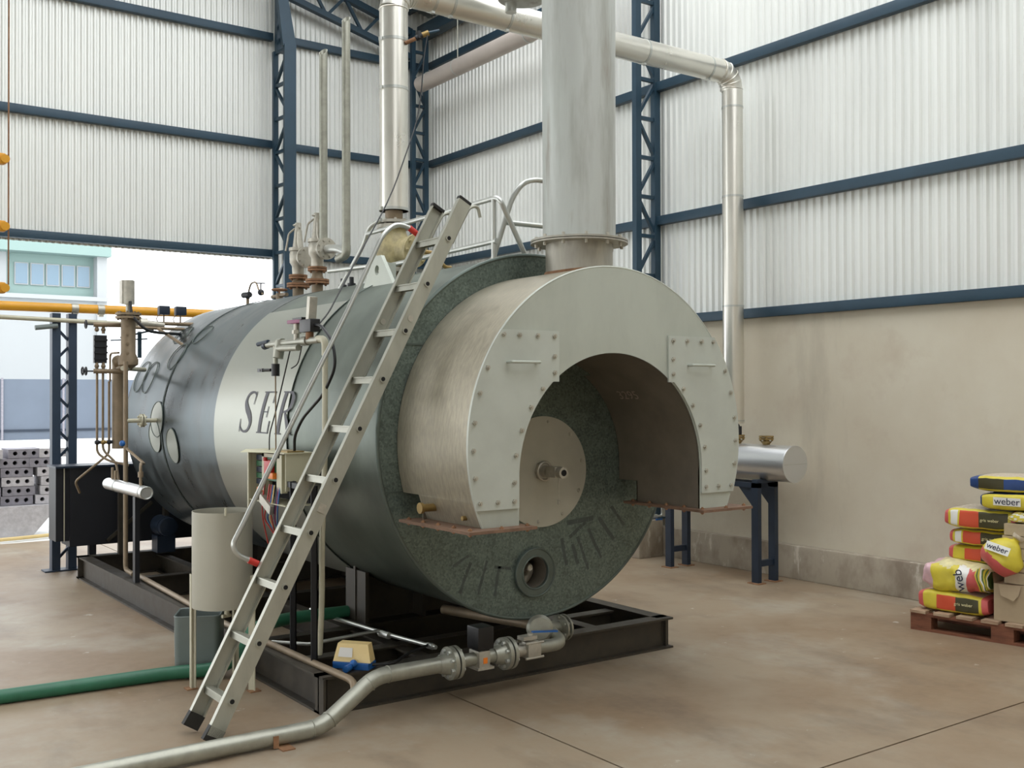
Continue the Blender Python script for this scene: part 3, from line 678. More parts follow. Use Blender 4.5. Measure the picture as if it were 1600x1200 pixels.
# ---- ladder
ld = thing('aluminium_ladder', 'aluminium ladder leaning on the boiler with hooked top ends', 'ladder', (1.66, 4.8, 0))
la, lb = V((1.667, 0, 0)), V((3.052, 0, 2.615)); ldir = (lb-la).normalized(); lup = V((-ldir.z, 0, ldir.x))   # climbing side
for y in (4.66, 4.95):
    q = MB(); a = V((la.x, y, 0))+ldir*.06; b = V((lb.x, y, lb.z))
    s_ = 1 if y < 4.8 else -1
    q.bar(a, b, .005, .076, lup); q.bar(a+lup*.035+V((0, .0125*s_, 0)), b+lup*.035+V((0, .0125*s_, 0)), .025, .006, lup); q.bar(a-lup*.035+V((0, .0125*s_, 0)), b-lup*.035+V((0, .0125*s_, 0)), .025, .006, lup)
    rl = obj('rail', q, alu_m, ld)
    q = MB(); a0 = V((la.x, y+.0125*s_, 0)); q.bar(a0+ldir*.022+V((0,0,.012)), a0+ldir*.10, .030, .080, lup); obj('foot', q, rubber_m, rl)
    q = MB(); q.bar(b+V((0, .012*s_, 0))-ldir*.01, b+V((0, .012*s_, 0))+ldir*.006, .03, .08, lup); obj('end_cap', q, blackp_m, rl)
    q = MB(); h0 = b-ldir*.11-lup*.04+V((0, .012*s_, 0)); q.tube([h0-ldir*.13, h0, b+V((.035, .012*s_, -.03)), b+V((.085, .012*s_, -.02)), b+V((.10, .012*s_, -.08))], .009, bend=.03, n=8); obj('hook', q, galvpipe_m, rl)
    q = MB(); p = b-ldir*.72; q.cyl(p+V((0, -.006, 0)), p+V((0, .006, 0)), .016, n=12); obj('rivet', q, cast_m, rl)
for i in range(10):
    zr = .205+.2449*i; x = la.x+(lb.x-la.x)*zr/lb.z
    q = MB(); q.bar((x, 4.662, zr), (x, 4.948, zr), .052, .006, (.25, 0, 1)); q.bar((x-.022, 4.662, zr-.012), (x-.022, 4.948, zr-.012), .005, .028, (.2, 0, 1)); q.bar((x+.022, 4.662, zr-.012), (x+.022, 4.948, zr-.012), .005, .024, (.2, 0, 1))
    rg = obj('rung', q, alu_m, ld)
    q = MB(); q.cyl((x, 4.66, zr-.004), (x, 4.650, zr-.004), .017, n=20); obj('rung_socket', q, alu_m, rg)
    q = MB(); q.cyl((x, 4.652, zr-.004), (x, 4.6485, zr-.004), .011, n=16); obj('socket_hole', q, dark_m, rg)
q = MB(); q.tube([(2.965, 4.975, 2.455), (2.90, 4.985, 2.50), (2.82, 4.99, 2.515), (2.74, 4.99, 2.45), (2.54, 4.99, 2.05), (2.17, 4.99, 1.36), (1.96, 4.99, .96), (1.905, 4.99, .86), (1.93, 4.985, .81), (2.03, 4.975, .76)], .0125, bend=.06, n=12); hr = obj('handrail', q, rail_m, ld)
for a, b in (((2.955, 4.976, 2.46), (2.90, 4.984, 2.497)), ((1.985, 4.98, .782), (2.03, 4.975, .76))):
    q = MB(); q.cyl(a, b, .0165, n=14); obj('clip', q, red_m, hr, 'red plastic clip')
q = MB(); q.bar((2.212, 4.655, 1.03), (2.232, 4.655, 1.068), .004, .036, lup); obj('maker_plate', q, cast_m, ld)

# ---- guard rails on top of the boiler
def tubes(name, label, cat, loc, segs, r, m, group=None):
    t = thing(name, label, cat, loc, group)
    for nm, pts, bend in segs:
        q = MB(); q.tube(pts, r, n=12, bend=bend); obj(nm, q, m, t)
    return t
tubes('guard_rail', 'tubular guard rail on top of the boiler behind the ladder top', 'rail', (3.4, 5.6, 2.36), [
    ('top_rail', [(3.42, 6.45, 2.69), (3.42, 4.90, 2.705), (3.42, 4.86, 2.68), (3.60, 4.86, 2.37)], .06),
    ('mid_rail', [(3.42, 6.45, 2.44), (3.42, 4.9, 2.46)], .02), ('post', [(3.42, 4.93, 2.36), (3.42, 4.93, 2.70)], .02), ('post', [(3.42, 5.55, 2.36), (3.42, 5.55, 2.5)], .02)], .015, rail_m)
tubes('guard_rail', 'tubular end rail beside the chimney on top of the boiler', 'rail', (3.5, 4.87, 2.36), [
    ('top_rail', [(3.44, 4.97, 2.36), (3.53, 4.9, 2.72), (3.58, 4.87, 2.80), (3.66, 4.87, 2.83), (4.0, 4.87, 2.83), (4.08, 4.87, 2.8), (4.1, 4.9, 2.3)], .05), ('mid_rail', [(3.50, 4.93, 2.575), (4.08, 4.89, 2.575)], .02)], .015, rail_m)
tubes('guard_rail', 'pale sloping guard rail on top of the boiler left of the steam valve', 'rail', (3.2, 6.5, 2.3), [
    ('post', [(3.34, 6.75, 2.30), (3.44, 6.55, 2.62), (3.46, 6.5, 2.75), (3.5, 6.4, 2.79)], .05), ('mid_rail', [(3.30, 6.8, 2.46), (3.44, 6.2, 2.46)], .02), ('post', [(3.2, 6.9, 2.26), (3.34, 6.75, 2.30)], .02)], .015, rail_m)

# ================================================================== pipework overhead
def part(root, nm, m, fn, label=None):
    q = MB(); fn(q); return obj(nm, q, m, root, label)
SXP, SYP, SZP = 3.64, 6.47, 4.43
sp = thing('insulated_steam_pipe', 'shiny metal clad steam pipe rising off the boiler, crossing overhead and dropping to the tank', 'pipe', (SXP, SYP, 2.9))
part(sp, 'riser', steel_m, lambda q: q.cyl((SXP, SYP, 2.87), (SXP, SYP, 4.28), .10, n=40))
part(sp, 'crossover', steel_m, lambda q: q.cyl((SXP+.15, SYP, SZP), (6.90, SYP, SZP), .10, n=40))
part(sp, 'dropper', steel_m, lambda q: q.cyl((7.05, SYP-.02, 4.27), (7.05, SYP-.02, 1.33), .092, n=40))
def gore(q, c, a0, a1, R_, r, k=4):
    """mitred elbow in the x-z plane"""
    pts = [V((c[0]+R_*cos(math.radians(a0+(a1-a0)*i/k)), c[1], c[2]+R_*sin(math.radians(a0+(a1-a0)*i/k)))) for i in range(k+1)]
    q.tube(pts, r, n=32, bend=0)
    for p, a in zip(pts, range(k+1)):
        t_ = math.radians(a0+(a1-a0)*a/k+90); q.torus(p, (cos(t_), 0, sin(t_)), r+.001, .004, n=36, k=6)
part(sp, 'elbow', steel_m, lambda q: gore(q, (SXP+.15, SYP, SZP-.15), 180, 90, .15, .101))
part(sp, 'elbow', steel_m, lambda q: gore(q, (6.90, SYP-.01, SZP-.15), 90, 0, .15, .097))
for z in (2.88, 3.72, 4.06): part(sp, 'clamp_band', rail_m, lambda q: (q.cyl((SXP, SYP, z-.01), (SXP, SYP, z+.01), .1035, n=40), q.box((SXP-.115, SYP-.02, z-.012), (SXP-.09, SYP+.01, z+.012))))
for x in (3.95, 4.1, 4.6, 6.0, 6.75): part(sp, 'clamp_band', rail_m, lambda q: (q.cyl((x-.01, SYP, SZP), (x+.01, SYP, SZP), .1035, n=40), q.box((x-.012, SYP-.03, SZP-.115), (x+.012, SYP+.0, SZP-.09))))
for z in (1.35, 2.36, 3.33, 4.12): part(sp, 'clamp_band', rail_m, lambda q: q.cyl((7.05, SYP-.02, z-.008), (7.05, SYP-.02, z+.008), .0955, n=40))
# steam valve
sv = thing('steam_valve', 'cream painted flanged valve under the steam pipe on top of the boiler', 'valve', (SXP, SYP, 2.38))
part(sv, 'neck', brownpipe_m, lambda q: q.cyl((SXP, SYP, 2.77), (SXP, SYP, 2.87), .062, n=24))
part(sv, 'top_flange', cast_m, lambda q: (q.flange((SXP, SYP, 2.79), (0, 0, 1), .118, .02, 8), q.cyl((SXP, SYP, 2.745), (SXP, SYP, 2.77), .118, n=32)))
part(sv, 'body', valvecream_m, lambda q: (q.lathe((SXP, SYP, 2.47), (0, 0, 1), [(0, .08), (.03, .1), (.1, .125), (.17, .125), (.24, .09), (.28, .08)], 28), q.cyl((SXP, SYP, 2.6), (SXP+.06, SYP-.17, 2.58), .095, n=28)))
part(sv, 'bonnet', valvecream_m, lambda q: (q.cyl((SXP+.06, SYP-.17, 2.58), (SXP+.065, SYP-.19, 2.577), .115, n=28), [q.bolt((SXP+.065+.09*cos(a*.785), SYP-.19+.03*cos(a*.785), 2.577+.09*sin(a*.785)), (.3, -.95, 0), .011, .012) for a in range(8)]))
part(sv, 'bottom_flange', cast_m, lambda q: q.flange((SXP, SYP, 2.455), (0, 0, 1), .118, .03, 8))
part(sv, 'nozzle', brownpipe_m, lambda q: q.cyl((SXP, SYP, 2.384), (SXP, SYP, 2.44), .065, n=24))
part(sv, 'actuator_stem', brass_m, lambda q: q.tube([(SXP+.06, SYP-.2, 2.58), (SXP+.14, SYP-.33, 2.55), (SXP+.2, SYP-.34, 2.46), (SXP+.26, SYP-.33, 2.46)], .014, bend=.03))
sn = thing('pressure_sensor', 'small black sensor branching off the steam riser near the roof', 'sensor', (3.72, 6.38, 4.0))
part(sn, 'branch', rust_m, lambda q: q.cyl((3.68, 6.375, 4.03), (3.735, 6.33, 4.06), .014, n=12))
part(sn, 'valve', black_m, lambda q: (q.cyl((3.735, 6.33, 4.06), (3.775, 6.31, 4.085), .02, n=12), q.box((3.74, 6.30, 4.06), (3.76, 6.34, 4.11))))
part(sn, 'head', brass_m, lambda q: q.cyl((3.775, 6.31, 4.085), (3.815, 6.29, 4.105), .02, n=12), 'tan sensor head')
part(sn, 'stem', blue_m, lambda q: q.cyl((3.815, 6.29, 4.105), (3.89, 6.27, 4.13), .010, n=8))
q = MB(); q.tube([(3.80, 6.28, 4.08), (3.76, 6.26, 3.92), (3.70, 6.22, 3.5), (3.35, 6.0, 2.86), (2.98, 5.75, 2.42), (2.62, 5.40, 2.05), (2.52, 5.31, 1.98)], .0045, n=8, bend=.25)
tag(obj('sensor_cable', q, cable_m), 'thin black cable slanting from the steam riser down over the boiler side', 'cable')
# vent pipes
for k, (x, y, zt, zb_, lb_) in enumerate(((3.62, 7.55, 4.30, 2.80, 'left and shorter of two slim vertical vent pipes with slanted open tops'), (3.62, 7.16, 4.44, 2.70, 'right and taller of two slim vertical vent pipes with slanted open tops'))):
    vt = thing('vent_pipe', lb_, 'pipe', (x, y, zb_), 'vent pipes')
    def mk(q):
        n = 24; r = .032; vs = []
        for i in range(n):
            a = 2*PI*i/n; vs += [V((x+r*cos(a), y+r*sin(a), zb_)), V((x+r*cos(a), y+r*sin(a), zt-.03+.03*cos(a-.6)))]
            vs += [V((x+(r-.004)*cos(a), y+(r-.004)*sin(a), zb_)), V((x+(r-.004)*cos(a), y+(r-.004)*sin(a), zt-.03+.03*cos(a-.6)))]
        fs = []
        for i in range(n):
            j = (i+1) % n; fs += [(4*i, 4*j, 4*j+1, 4*i+1), (4*i+2, 4*i+3, 4*j+3, 4*j+2), (4*i+1, 4*j+1, 4*j+3, 4*i+3)]
        q.faces(vs, fs)
    part(vt, 'pipe', galvpipe_m, mk)
    part(vt, 'elbow', galvpipe_m, lambda q: q.tube([(x, y, zb_+.01), (x, y, zb_-.06), (x, y+.13, zb_-.08)], .034, bend=.09, seg=8))
# safety valves
def safety(x, y, zb_, dz, lb_):
    t = thing('safety_valve', lb_, 'valve', (x, y, zb_), 'safety valves')
    z = 2.38
    part(t, 'nozzle', brownpipe_m, lambda q: q.cyl((x, y, z-.01), (x, y, z+.075), .045, n=20))
    part(t, 'lower_flange', rust_m, lambda q: (q.flange((x, y, z+.09), (0, 0, 1), .092, .016, 6), q.cyl((x, y, z+.102), (x, y, z+.118), .092, n=28)), 'rusty pair of flanges')
    part(t, 'spool', brownpipe_m, lambda q: q.lathe((x, y, z+.118), (0, 0, 1), [(0, .055), (.03, .042), (.1+dz, .042)], 20))
    z += .12+dz
    part(t, 'upper_flange', rust_m, lambda q: (q.flange((x, y, z+.07), (0, 0, 1), .075, .014, 6), q.cyl((x, y, z+.082), (x, y, z+.096), .075, n=28)), 'rusty pair of flanges')
    part(t, 'body', cast_m, lambda q: (q.lathe((x, y, z+.096), (0, 0, 1), [(0, .046), (.07, .05), (.1, .068), (.17, .07), (.2, .06)], 24), q.cyl((x, y, z+.225), (x+.01, y-.13, z+.225), .048, n=22), q.flange((x+.01, y-.14, z+.225), (0, 1, 0), .085, .02, 8)))
    part(t, 'bonnet', cast_m, lambda q: q.lathe((x, y, z+.29), (0, 0, 1), [(0, .075), (.025, .075), (.03, .045), (.12, .034), (.17, .03)], 20))
    part(t, 'cap', cast_m, lambda q: (q.cyl((x, y, z+.45), (x, y, z+.52), .026, n=14), q.bolt((x-.026, y, z+.5), (-1, 0, 0), .01, .012), q.bolt((x, y-.026, z+.48), (0, -1, 0), .01, .012)))
    part(t, 'lever', cast_m, lambda q: (q.tube([(x-.01, y+.04, z+.48), (x-.05, y+.07, z+.44), (x-.06, y+.11, z+.30)], .008, bend=.02, n=8), q.tube([(x-.02, y-.04, z+.44), (x-.03, y-.06, z+.34), (x-.02, y-.07, z+.3)], .007, bend=.02, n=8)))
    return t
safety(3.62, 8.02, 2.36, -.03, 'left safety valve with rusty flanges on top of the boiler')
safety(3.62, 7.66, 2.36, .0, 'right safety valve with rusty flanges on top of the boiler')
q = MB(); q.tube([(3.63, 7.50, 2.72), (3.63, 7.3, 2.70), (3.62, 7.16, 2.66)], .034, bend=.05); tag(obj('vent_elbow', q, rail_m), 'bright elbow pipe linking the right safety valve to its vent pipe', 'pipe')
gg = thing('siphon_gauge', 'little dark gauge cock with bent siphon tube on the boiler top left', 'gauge', (3.6, 8.95, 2.38))
part(gg, 'stem', brownpipe_m, lambda q: q.cyl((3.6, 9.05, 2.37), (3.6, 9.05, 2.47), .014, n=10))
part(gg, 'body', black_m, lambda q: (q.cyl((3.58, 9.1, 2.48), (3.6, 9.0, 2.48), .026, n=12), q.sphere((3.6, 9.05, 2.46), .02)))
part(gg, 'siphon_tube', brownpipe_m, lambda q: q.tube([(3.6, 9.04, 2.49), (3.6, 8.98, 2.58), (3.6, 8.85, 2.58), (3.6, 8.8, 2.5), (3.6, 8.7, 2.46)], .008, bend=.05, n=8))
part(gg, 'cock', black_m, lambda q: (q.sphere((3.6, 8.75, 2.48), .028), q.cyl((3.6, 8.75, 2.48), (3.6, 8.75, 2.56), .006, n=8), q.cyl((3.56, 8.75, 2.56), (3.64, 8.75, 2.56), .005, n=8)))
hv = thing('hand_valve', 'rusty hand wheel valve on the boiler top left of the safety valves', 'valve', (3.6, 8.35, 2.38))
part(hv, 'body', brownpipe_m, lambda q: (q.cyl((3.6, 8.35, 2.37), (3.6, 8.35, 2.44), .03, n=14), q.cyl((3.6, 8.5, 2.42), (3.6, 8.2, 2.42), .016, n=12)))
part(hv, 'hand_wheel', rust_m, lambda q: (q.torus((3.6, 8.35, 2.47), (0, 0, 1), .06, .008, n=24), q.cyl((3.54, 8.35, 2.47), (3.66, 8.35, 2.47), .005, n=6), q.cyl((3.6, 8.35, 2.44), (3.6, 8.35, 2.48), .008, n=8)))
# pinkish pipe along the right wall
pk = thing('overhead_insulated_pipe', 'pale pinkish insulated pipe running high along the right wall into the far corner', 'pipe', (6.93, 10, 5.5))
part(pk, 'pipe', pink_m, lambda q: q.tube([(6.93, 11.62, 5.54), (6.93, 8.2, 5.56), (6.93, 7.9, 5.8)], .1, n=32, bend=.25))
for y in (11.4, 10.75, 9.3): part(pk, 'joint_band', rail_m, lambda q: q.cyl((6.93, y-.008, 5.547), (6.93, y+.008, 5.547), .103, n=32))
part(pk, 'hanger_rod', galvpipe_m, lambda q: q.cyl((6.93, 10.75, 5.62), (6.93, 10.75, 6.45), .008, n=8))
hd = thing('round_hood', 'round pale metal hood hanging at the top edge left of the chimney', 'hood', (4.42, 6.0, 4.35))
part(hd, 'shell', stack_m, lambda q: q.lathe((4.41, 6.0, 4.365), (0, 0, 1), [(0, .10), (.01, .17), (.05, .185), (.5, .185)], 40))
part(hd, 'spigot', rail_m, lambda q: q.cyl((4.37, 6.08, 4.30), (4.37, 6.08, 4.37), .04, n=20))

# ================================================================== tank on its stand by the wall
TX, TZ = 6.98, 1.005
tk = thing('condensate_tank', 'shiny horizontal cylinder tank on a dark stand by the wall', 'tank', (TX, 6.5, .85))
part(tk, 'jacket', tank_m, lambda q: q.cyl((TX, 5.73, TZ), (TX, 7.3, TZ), .152, n=56))
part(tk, 'end_cap', tank_m, lambda q: (q.cyl((TX, 5.715, TZ), (TX, 5.735, TZ), .153, n=56), q.torus((TX, 5.72, TZ), (0, 1, 0), .15, .005, n=56)))
part(tk, 'end_seam', rail_m, lambda q: q.box((TX-.14, 5.712, TZ-.002), (TX+.14, 5.716, TZ+.002)))
for y in (6.02, 6.34):
    s_ = part(tk, 'nozzle', brass_m, lambda q: (q.cyl((TX, y, TZ+.14), (TX, y, TZ+.19), .026, n=14), q.lathe((TX, y, TZ+.15), (0, 0, 1), [(0, .026), (.03, .05)], 14)))
    part(s_, 'flange', brass_m, lambda q: (q.flange((TX, y, TZ+.20), (0, 0, 1), .062, .014, 4), q.cyl((TX, y, TZ+.214), (TX, y, TZ+.226), .062, n=24)))
q = MB(); q.box((TX-.025, 6.315, TZ+.226), (TX+.025, 6.365, TZ+.30)); q.cyl((TX, 6.34, TZ+.3), (TX+.05, 6.42, TZ+.33), .02); obj('isolating_valve', q, black_m, tk)
st = thing('tank_stand', 'dark blue steel stand with gussets under the shiny tank', 'stand', (6.93, 6.5, 0))
for y in (6.0, 7.03):
    for x in (6.83, 7.04):
        part(st, 'leg', navy_m, lambda q: q.box((x-.022, y-.035, .008), (x+.022, y+.035, .84)))
        part(st, 'foot_plate', rust_m, lambda q: q.box((x-.05, y-.06, 0), (x+.05, y+.06, .008)))
        part(st, 'gusset', navy_m, lambda q: q.slab([[(y+.035, .81), (y+.2, .81), (y+.035, .64)]], lambda a, b, t: V((t, a, b)), x-.006, x+.006))
    part(st, 'cross_brace', navy_m, lambda q: q.box((6.85, y-.02, .14), (7.02, y+.02, .19)))
    part(st, 'saddle', navy_m, lambda q: q.box((6.81, y-.03, .84), (7.07, y+.03, .868)))
for x in (6.83, 7.04): part(st, 'top_beam', navy_m, lambda q: q.box((x-.022, 5.965, .80), (x+.022, 7.065, .84)))
tv = thing('drain_tap', 'small chrome tap with blue handles on a thin pipe beyond the tank stand', 'tap', (7.0, 7.4, .4))
part(tv, 'pipe', rail_m, lambda q: q.tube([(6.9, 7.4, .42), (7.09, 7.4, .42), (7.09, 7.4, .75), (7.0, 7.2, .87)], .011, bend=.03))
part(tv, 'body', rail_m, lambda q: (q.cyl((6.96, 7.4, .42), (7.02, 7.4, .42), .02, n=12), q.cyl((6.88, 7.4, .42), (6.93, 7.4, .42), .022, n=12)))
part(tv, 'handle', bluep_m, lambda q: (q.box((6.98, 7.36, .385), (7.06, 7.375, .40)), q.cyl((6.94, 7.4, .43), (6.94, 7.4, .56), .009, n=8)))

# ================================================================== front feed pipe with valves
fp = thing('feed_water_pipe', 'long galvanised pipe lying on the floor and rising to flanged valves before the skid', 'pipe', (2.2, 4.55, 0))
PY, PZ = 4.6, .215
part(fp, 'pipe', galvpipe_m, lambda q: q.tube([(.6, 4.53, .045), (2.16, 4.53, .045), (2.48, PY, PZ), (2.85, PY, PZ)], .04, n=24, bend=.07, seg=4))
for p in (((2.11, 4.53, .045), (1, 0, 0)), ((2.205, 4.54, .07), (.85, .15, .45)), ((2.44, 4.59, .19), (.8, 0, .5)), ((2.55, PY, PZ), (1, 0, 0))):
    part(fp, 'weld_bead', galvpipe_m, lambda q: q.torus(p[0], p[1], .0405, .003, n=24, k=6))
part(fp, 'support_clip', rust_m, lambda q: (q.box((1.93, 4.44, .0), (1.99, 4.60, .006)), q.box((1.905, 4.485, .006), (1.93, 4.49, .06))))
def fl2(x):
    f_ = part(fp, 'flange', galvpipe_m, lambda q: (q.cyl((x-.03, PY, PZ), (x-.008, PY, PZ), .085, n=36), q.lathe((x-.09, PY, PZ), (1, 0, 0), [(0, .042), (.06, .06)], 24), q.cyl((x+.002, PY, PZ), (x+.022, PY, PZ), .085, n=36)))
    part(f_, 'gasket', black_m, lambda q: q.cyl((x-.008, PY, PZ), (x+.002, PY, PZ), .078, n=30))
    for i in range(8):
        a = 2*PI*(i+.5)/8; b_ = (PY+.065*cos(a), PZ+.065*sin(a))
        part(f_, 'bolt', rail_m, lambda q: (q.cyl((x-.045, *b_), (x+.036, *b_), .006, n=6), q.cyl((x-.047, *b_), (x-.03, *b_), .011, n=6), q.cyl((x+.022, *b_), (x+.034, *b_), .011, n=6)))
fl2(2.93); fl2(3.27)
part(fp, 'pipe_spool', galvpipe_m, lambda q: q.cyl((2.95, PY, PZ), (3.25, PY, PZ), .034, n=24))
mv = part(fp, 'solenoid_valve', cast_m, lambda q: (q.box((3.06, PY-.05, PZ-.045), (3.13, PY+.05, PZ+.045), bev=.008), q.box((3.05, PY-.055, PZ-.052), (3.15, PY+.055, PZ-.04))))
part(mv, 'coil_housing', blackp_m, lambda q: (q.box((3.05, PY-.055, PZ+.05), (3.15, PY+.055, PZ+.17), bev=.01), q.box((3.065, PY-.03, PZ+.03), (3.135, PY+.03, PZ+.06))), 'square black coil housing')
part(mv, 'name_plate', orangep_m, lambda q: q.box((3.085, PY-.052, PZ-.02), (3.11, PY-.0502, PZ+.01)), 'faded orange plate')
bv = part(fp, 'ball_valve', cast_m, lambda q: (q.cyl((3.29, PY, PZ), (3.38, PY, PZ), .03, n=20), q.box((3.38, PY-.045, PZ-.045), (3.47, PY+.045, PZ+.045), bev=.012), q.cyl((3.425, PY, PZ+.045), (3.425, PY, PZ+.085), .016, n=12), q.box((3.36, PY-.03, PZ+.055), (3.45, PY+.03, PZ+.075))))
for i in (-1, 1):
    for j in (-1, 1): part(bv, 'tie_bolt', cast_m, lambda q: q.cyl((3.365, PY+.04*i, PZ+.04*j), (3.485, PY+.04*i, PZ+.04*j), .007, n=8))
part(bv, 'lever', bluep_m, lambda q: q.bar((3.44, PY, PZ+.09), (3.6, PY-.01, PZ+.075), .022, .008), 'blue lever handle')
part(fp, 'elbow', galvpipe_m, lambda q: q.tube([(3.47, PY, PZ), (3.66, PY, PZ), (3.66, 4.76, PZ+.05)], .035, n=22, bend=.09, seg=8))
part(fp, 'round_flange', galvpipe_m, lambda q: (q.lathe((3.58, 4.72, PZ+.07), (-.5, -.8, .1), [(-.05, .05), (0, .075), (.015, .075), (.03, .06)], 28), q.cyl((3.58, 4.73, PZ+.07), (3.76, 4.76, PZ+.045), .035, n=20)))
part(fp, 'side_flange', galvpipe_m, lambda q: (q.flange((3.745, 4.745, PZ+.045), (1, .1, 0), .075, .012, 6), q.flange((3.775, 4.748, PZ+.045), (1, .1, 0), .075, .012, 6)))
part(fp, 'return_pipe', brownpipe_m, lambda q: q.tube([(3.66, 4.76, PZ+.05), (3.62, 4.9, PZ+.06), (3.5, 5.6, PZ+.04)], .03, n=16, bend=.05))

# ================================================================== small pipes, hoses and cables on and around the skid
q = MB(); q.tube([(2.40, 8.20, .215), (2.335, 6.2, .205), (2.375, 4.66, .205), (2.37, 4.61, .195), (2.335, 4.545, .135)], .018, n=14, bend=.03); tag(obj('drain_line', q, brownpipe_m), 'thin brownish pipe running along the left beam of the skid', 'pipe')
q = MB(); q.tube([(.0, 6.10, .038), (1.0, 5.99, .038), (1.93, 5.93, .038), (2.12, 5.83, .045), (2.24, 5.78, .10), (2.33, 5.82, .245), (2.6, 5.95, .25), (3.6, 5.97, .23)], .037, n=22, bend=.12); tag(obj('green_hose', q, greenpipe_m), 'green hose crossing the floor and going under the boiler over the skid', 'hose')
q = MB(); q.tube([(2.93, 6.3, .21), (2.93, 5.94, .21), (2.97, 5.36, .215), (3.03, 4.93, .215)], .012, n=12, bend=.02); q.cyl((2.955, 5.42, .213), (2.965, 5.33, .213), .02, n=10); q.cyl((3.02, 5.0, .215), (3.025, 4.95, .215), .017, n=10); tag(obj('thin_tube', q, rail_m), 'thin bright tube lying lengthwise inside the skid', 'tube')
q = MB(); q.tube([(2.36, 5.58, .215), (2.50, 5.41, .215), (2.95, 5.42, .228)], .010, n=12, bend=.02); tag(obj('thin_tube', q, rail_m), 'thin bright tube lying crosswise on the skid behind the cream switch box', 'tube')
cb = thing('float_switch', 'small cream box with a blue base lying on the skid corner', 'switch', (2.5, 4.9, .19))
part(cb, 'cover', cream_m, lambda q: (q.faces([(2.43, 4.96, .225), (2.56, 4.80, .225), (2.62, 4.86, .225), (2.50, 5.02, .225), (2.455, 4.955, .315), (2.56, 4.825, .315), (2.605, 4.87, .315), (2.505, 5.0, .315)], [(0,3,2,1),(4,5,6,7),(0,1,5,4),(1,2,6,5),(2,3,7,6),(3,0,4,7)])))
part(cb, 'base', bluep_m, lambda q: (q.bar((2.46, 4.98, .208), (2.58, 4.82, .208), .09, .032), q.cyl((2.47, 4.85, .21), (2.43, 4.82, .21), .017, n=10), q.sphere((2.49, 4.85, .225), .02)))
part(cb, 'label', label_m, lambda q: q.faces([(2.4455, 4.9365, .25), (2.495, 4.8755, .25), (2.504, 4.885, .295), (2.46, 4.94, .295)], [(0, 1, 2, 3)]))
part(cb, 'cable', cable_m, lambda q: q.tube([(2.58, 4.83, .21), (2.68, 4.78, .21), (2.85, 4.9, .22), (3.05, 5.0, .22)], .008, n=8, bend=.05))

# drum on legs with a bucket under it
DC = (2.07, 5.565)
dr = thing('steel_drum', 'pale grey open drum standing on slim legs in front of the skid', 'drum', (2.05, 5.555, 0))
def openpot(q, c, r, z0, z1, t=.004, n=64):
    q.lathe((c[0], c[1], z0), (0, 0, 1), [(0, r*.98), (0, r), (z1-z0, r), (z1-z0, r-t), (.01, r-t), (.01, .001)], n)
part(dr, 'shell', drum_m, lambda q: openpot(q, DC, .159, .455, .968))
for a_ in (137, -44, 46):
    ca, sa = cos(math.radians(a_)), sin(math.radians(a_)); x, y = DC[0]+.178*ca, DC[1]+.178*sa
    part(dr, 'leg', whitepipe_m, lambda q: (q.faces([(x-.004, y-.016, .006), (x+.022, y+.012, .006), (x+.019, y+.016, .006), (x-.008, y-.012, .006), (x-.004, y-.016, .60), (x+.022, y+.012, .60), (x+.019, y+.016, .60), (x-.008, y-.012, .60)], [(0,3,2,1),(4,5,6,7),(0,1,5,4),(1,2,6,5),(2,3,7,6),(3,0,4,7)]) if 0 else q.bar((x, y, .006), (x, y, .62), .006, .036, (sa+.8*ca, -ca+.8*sa, 0)), q.bar((x-.014*ca, y-.014*sa, .006), (x-.014*ca, y-.014*sa, .62), .006, .03, (ca, sa, 0))))
    part(dr, 'foot_plate', rust_m, lambda q: q.box((x-.03, y-.03, 0), (x+.03, y+.03, .006)))
part(dr, 'spigot', whitepipe_m, lambda q: (q.cyl((2.09, 5.55, .40), (2.09, 5.55, .456), .014, n=12), q.cyl((2.06, 5.54, .40), (2.11, 5.555, .40), .01, n=8)))
part(dr, 'lug', whitepipe_m, lambda q: q.cyl((2.03, 5.41, .955), (2.03, 5.41, .995), .007, n=8))
bk = thing('plastic_container', 'grey cut-open plastic container with a white label under the drum', 'container', (2.14, 6.07, 0))
BK = (2.125, 6.08); BR = math.radians(-27)
def bkp(a, b, z): return V((BK[0]+a*cos(BR)-b*sin(BR), BK[1]+a*sin(BR)+b*cos(BR), z))
def mkb(q):
    A_, r_ = .125, .035; L0 = []
    for sx, sy, s0 in ((1, 1, 0), (-1, 1, 90), (-1, -1, 180), (1, -1, 270)):
        for i in range(7):
            t_ = math.radians(s0+90*i/6); L0.append((sx*(A_-r_)+r_*cos(t_), sy*(A_-r_)+r_*sin(t_)))
    n = len(L0); vs = []
    for z, s_ in ((.0, .86), (.012, .95), (.035, 1.0), (.32, 1.03), (.325, 1.045), (.33, 1.03), (.325, .99), (.04, .96), (.03, .9)):
        for a, b in L0: vs.append(bkp(a*s_, b*s_, z))
    q.faces(vs, [(k*n+i, k*n+(i+1) % n, (k+1)*n+(i+1) % n, (k+1)*n+i) for k in range(8) for i in range(n)]+[tuple(range(n))[::-1], tuple(range(8*n, 9*n))])
part(bk, 'body', bucket_m, mkb)
part(bk, 'label', label_m, lambda q: q.faces([bkp(-.1295, .06, .09), bkp(-.1295, -.075, .09), bkp(-.1315, -.075, .26), bkp(-.1315, .06, .26), bkp(-.127, .06, .09), bkp(-.127, -.075, .09), bkp(-.128, -.075, .26), bkp(-.128, .06, .26)], [(0,1,2,3),(7,6,5,4),(0,4,5,1),(1,5,6,2),(2,6,7,3),(3,7,4,0)]), 'white label')
part(bk, 'label_stripe', orange_m, lambda q: q.faces([bkp(-.1315, -.035, .13), bkp(-.1315, -.055, .13), bkp(-.1328, -.055, .23), bkp(-.1328, -.035, .23)], [(0, 1, 2, 3)]))

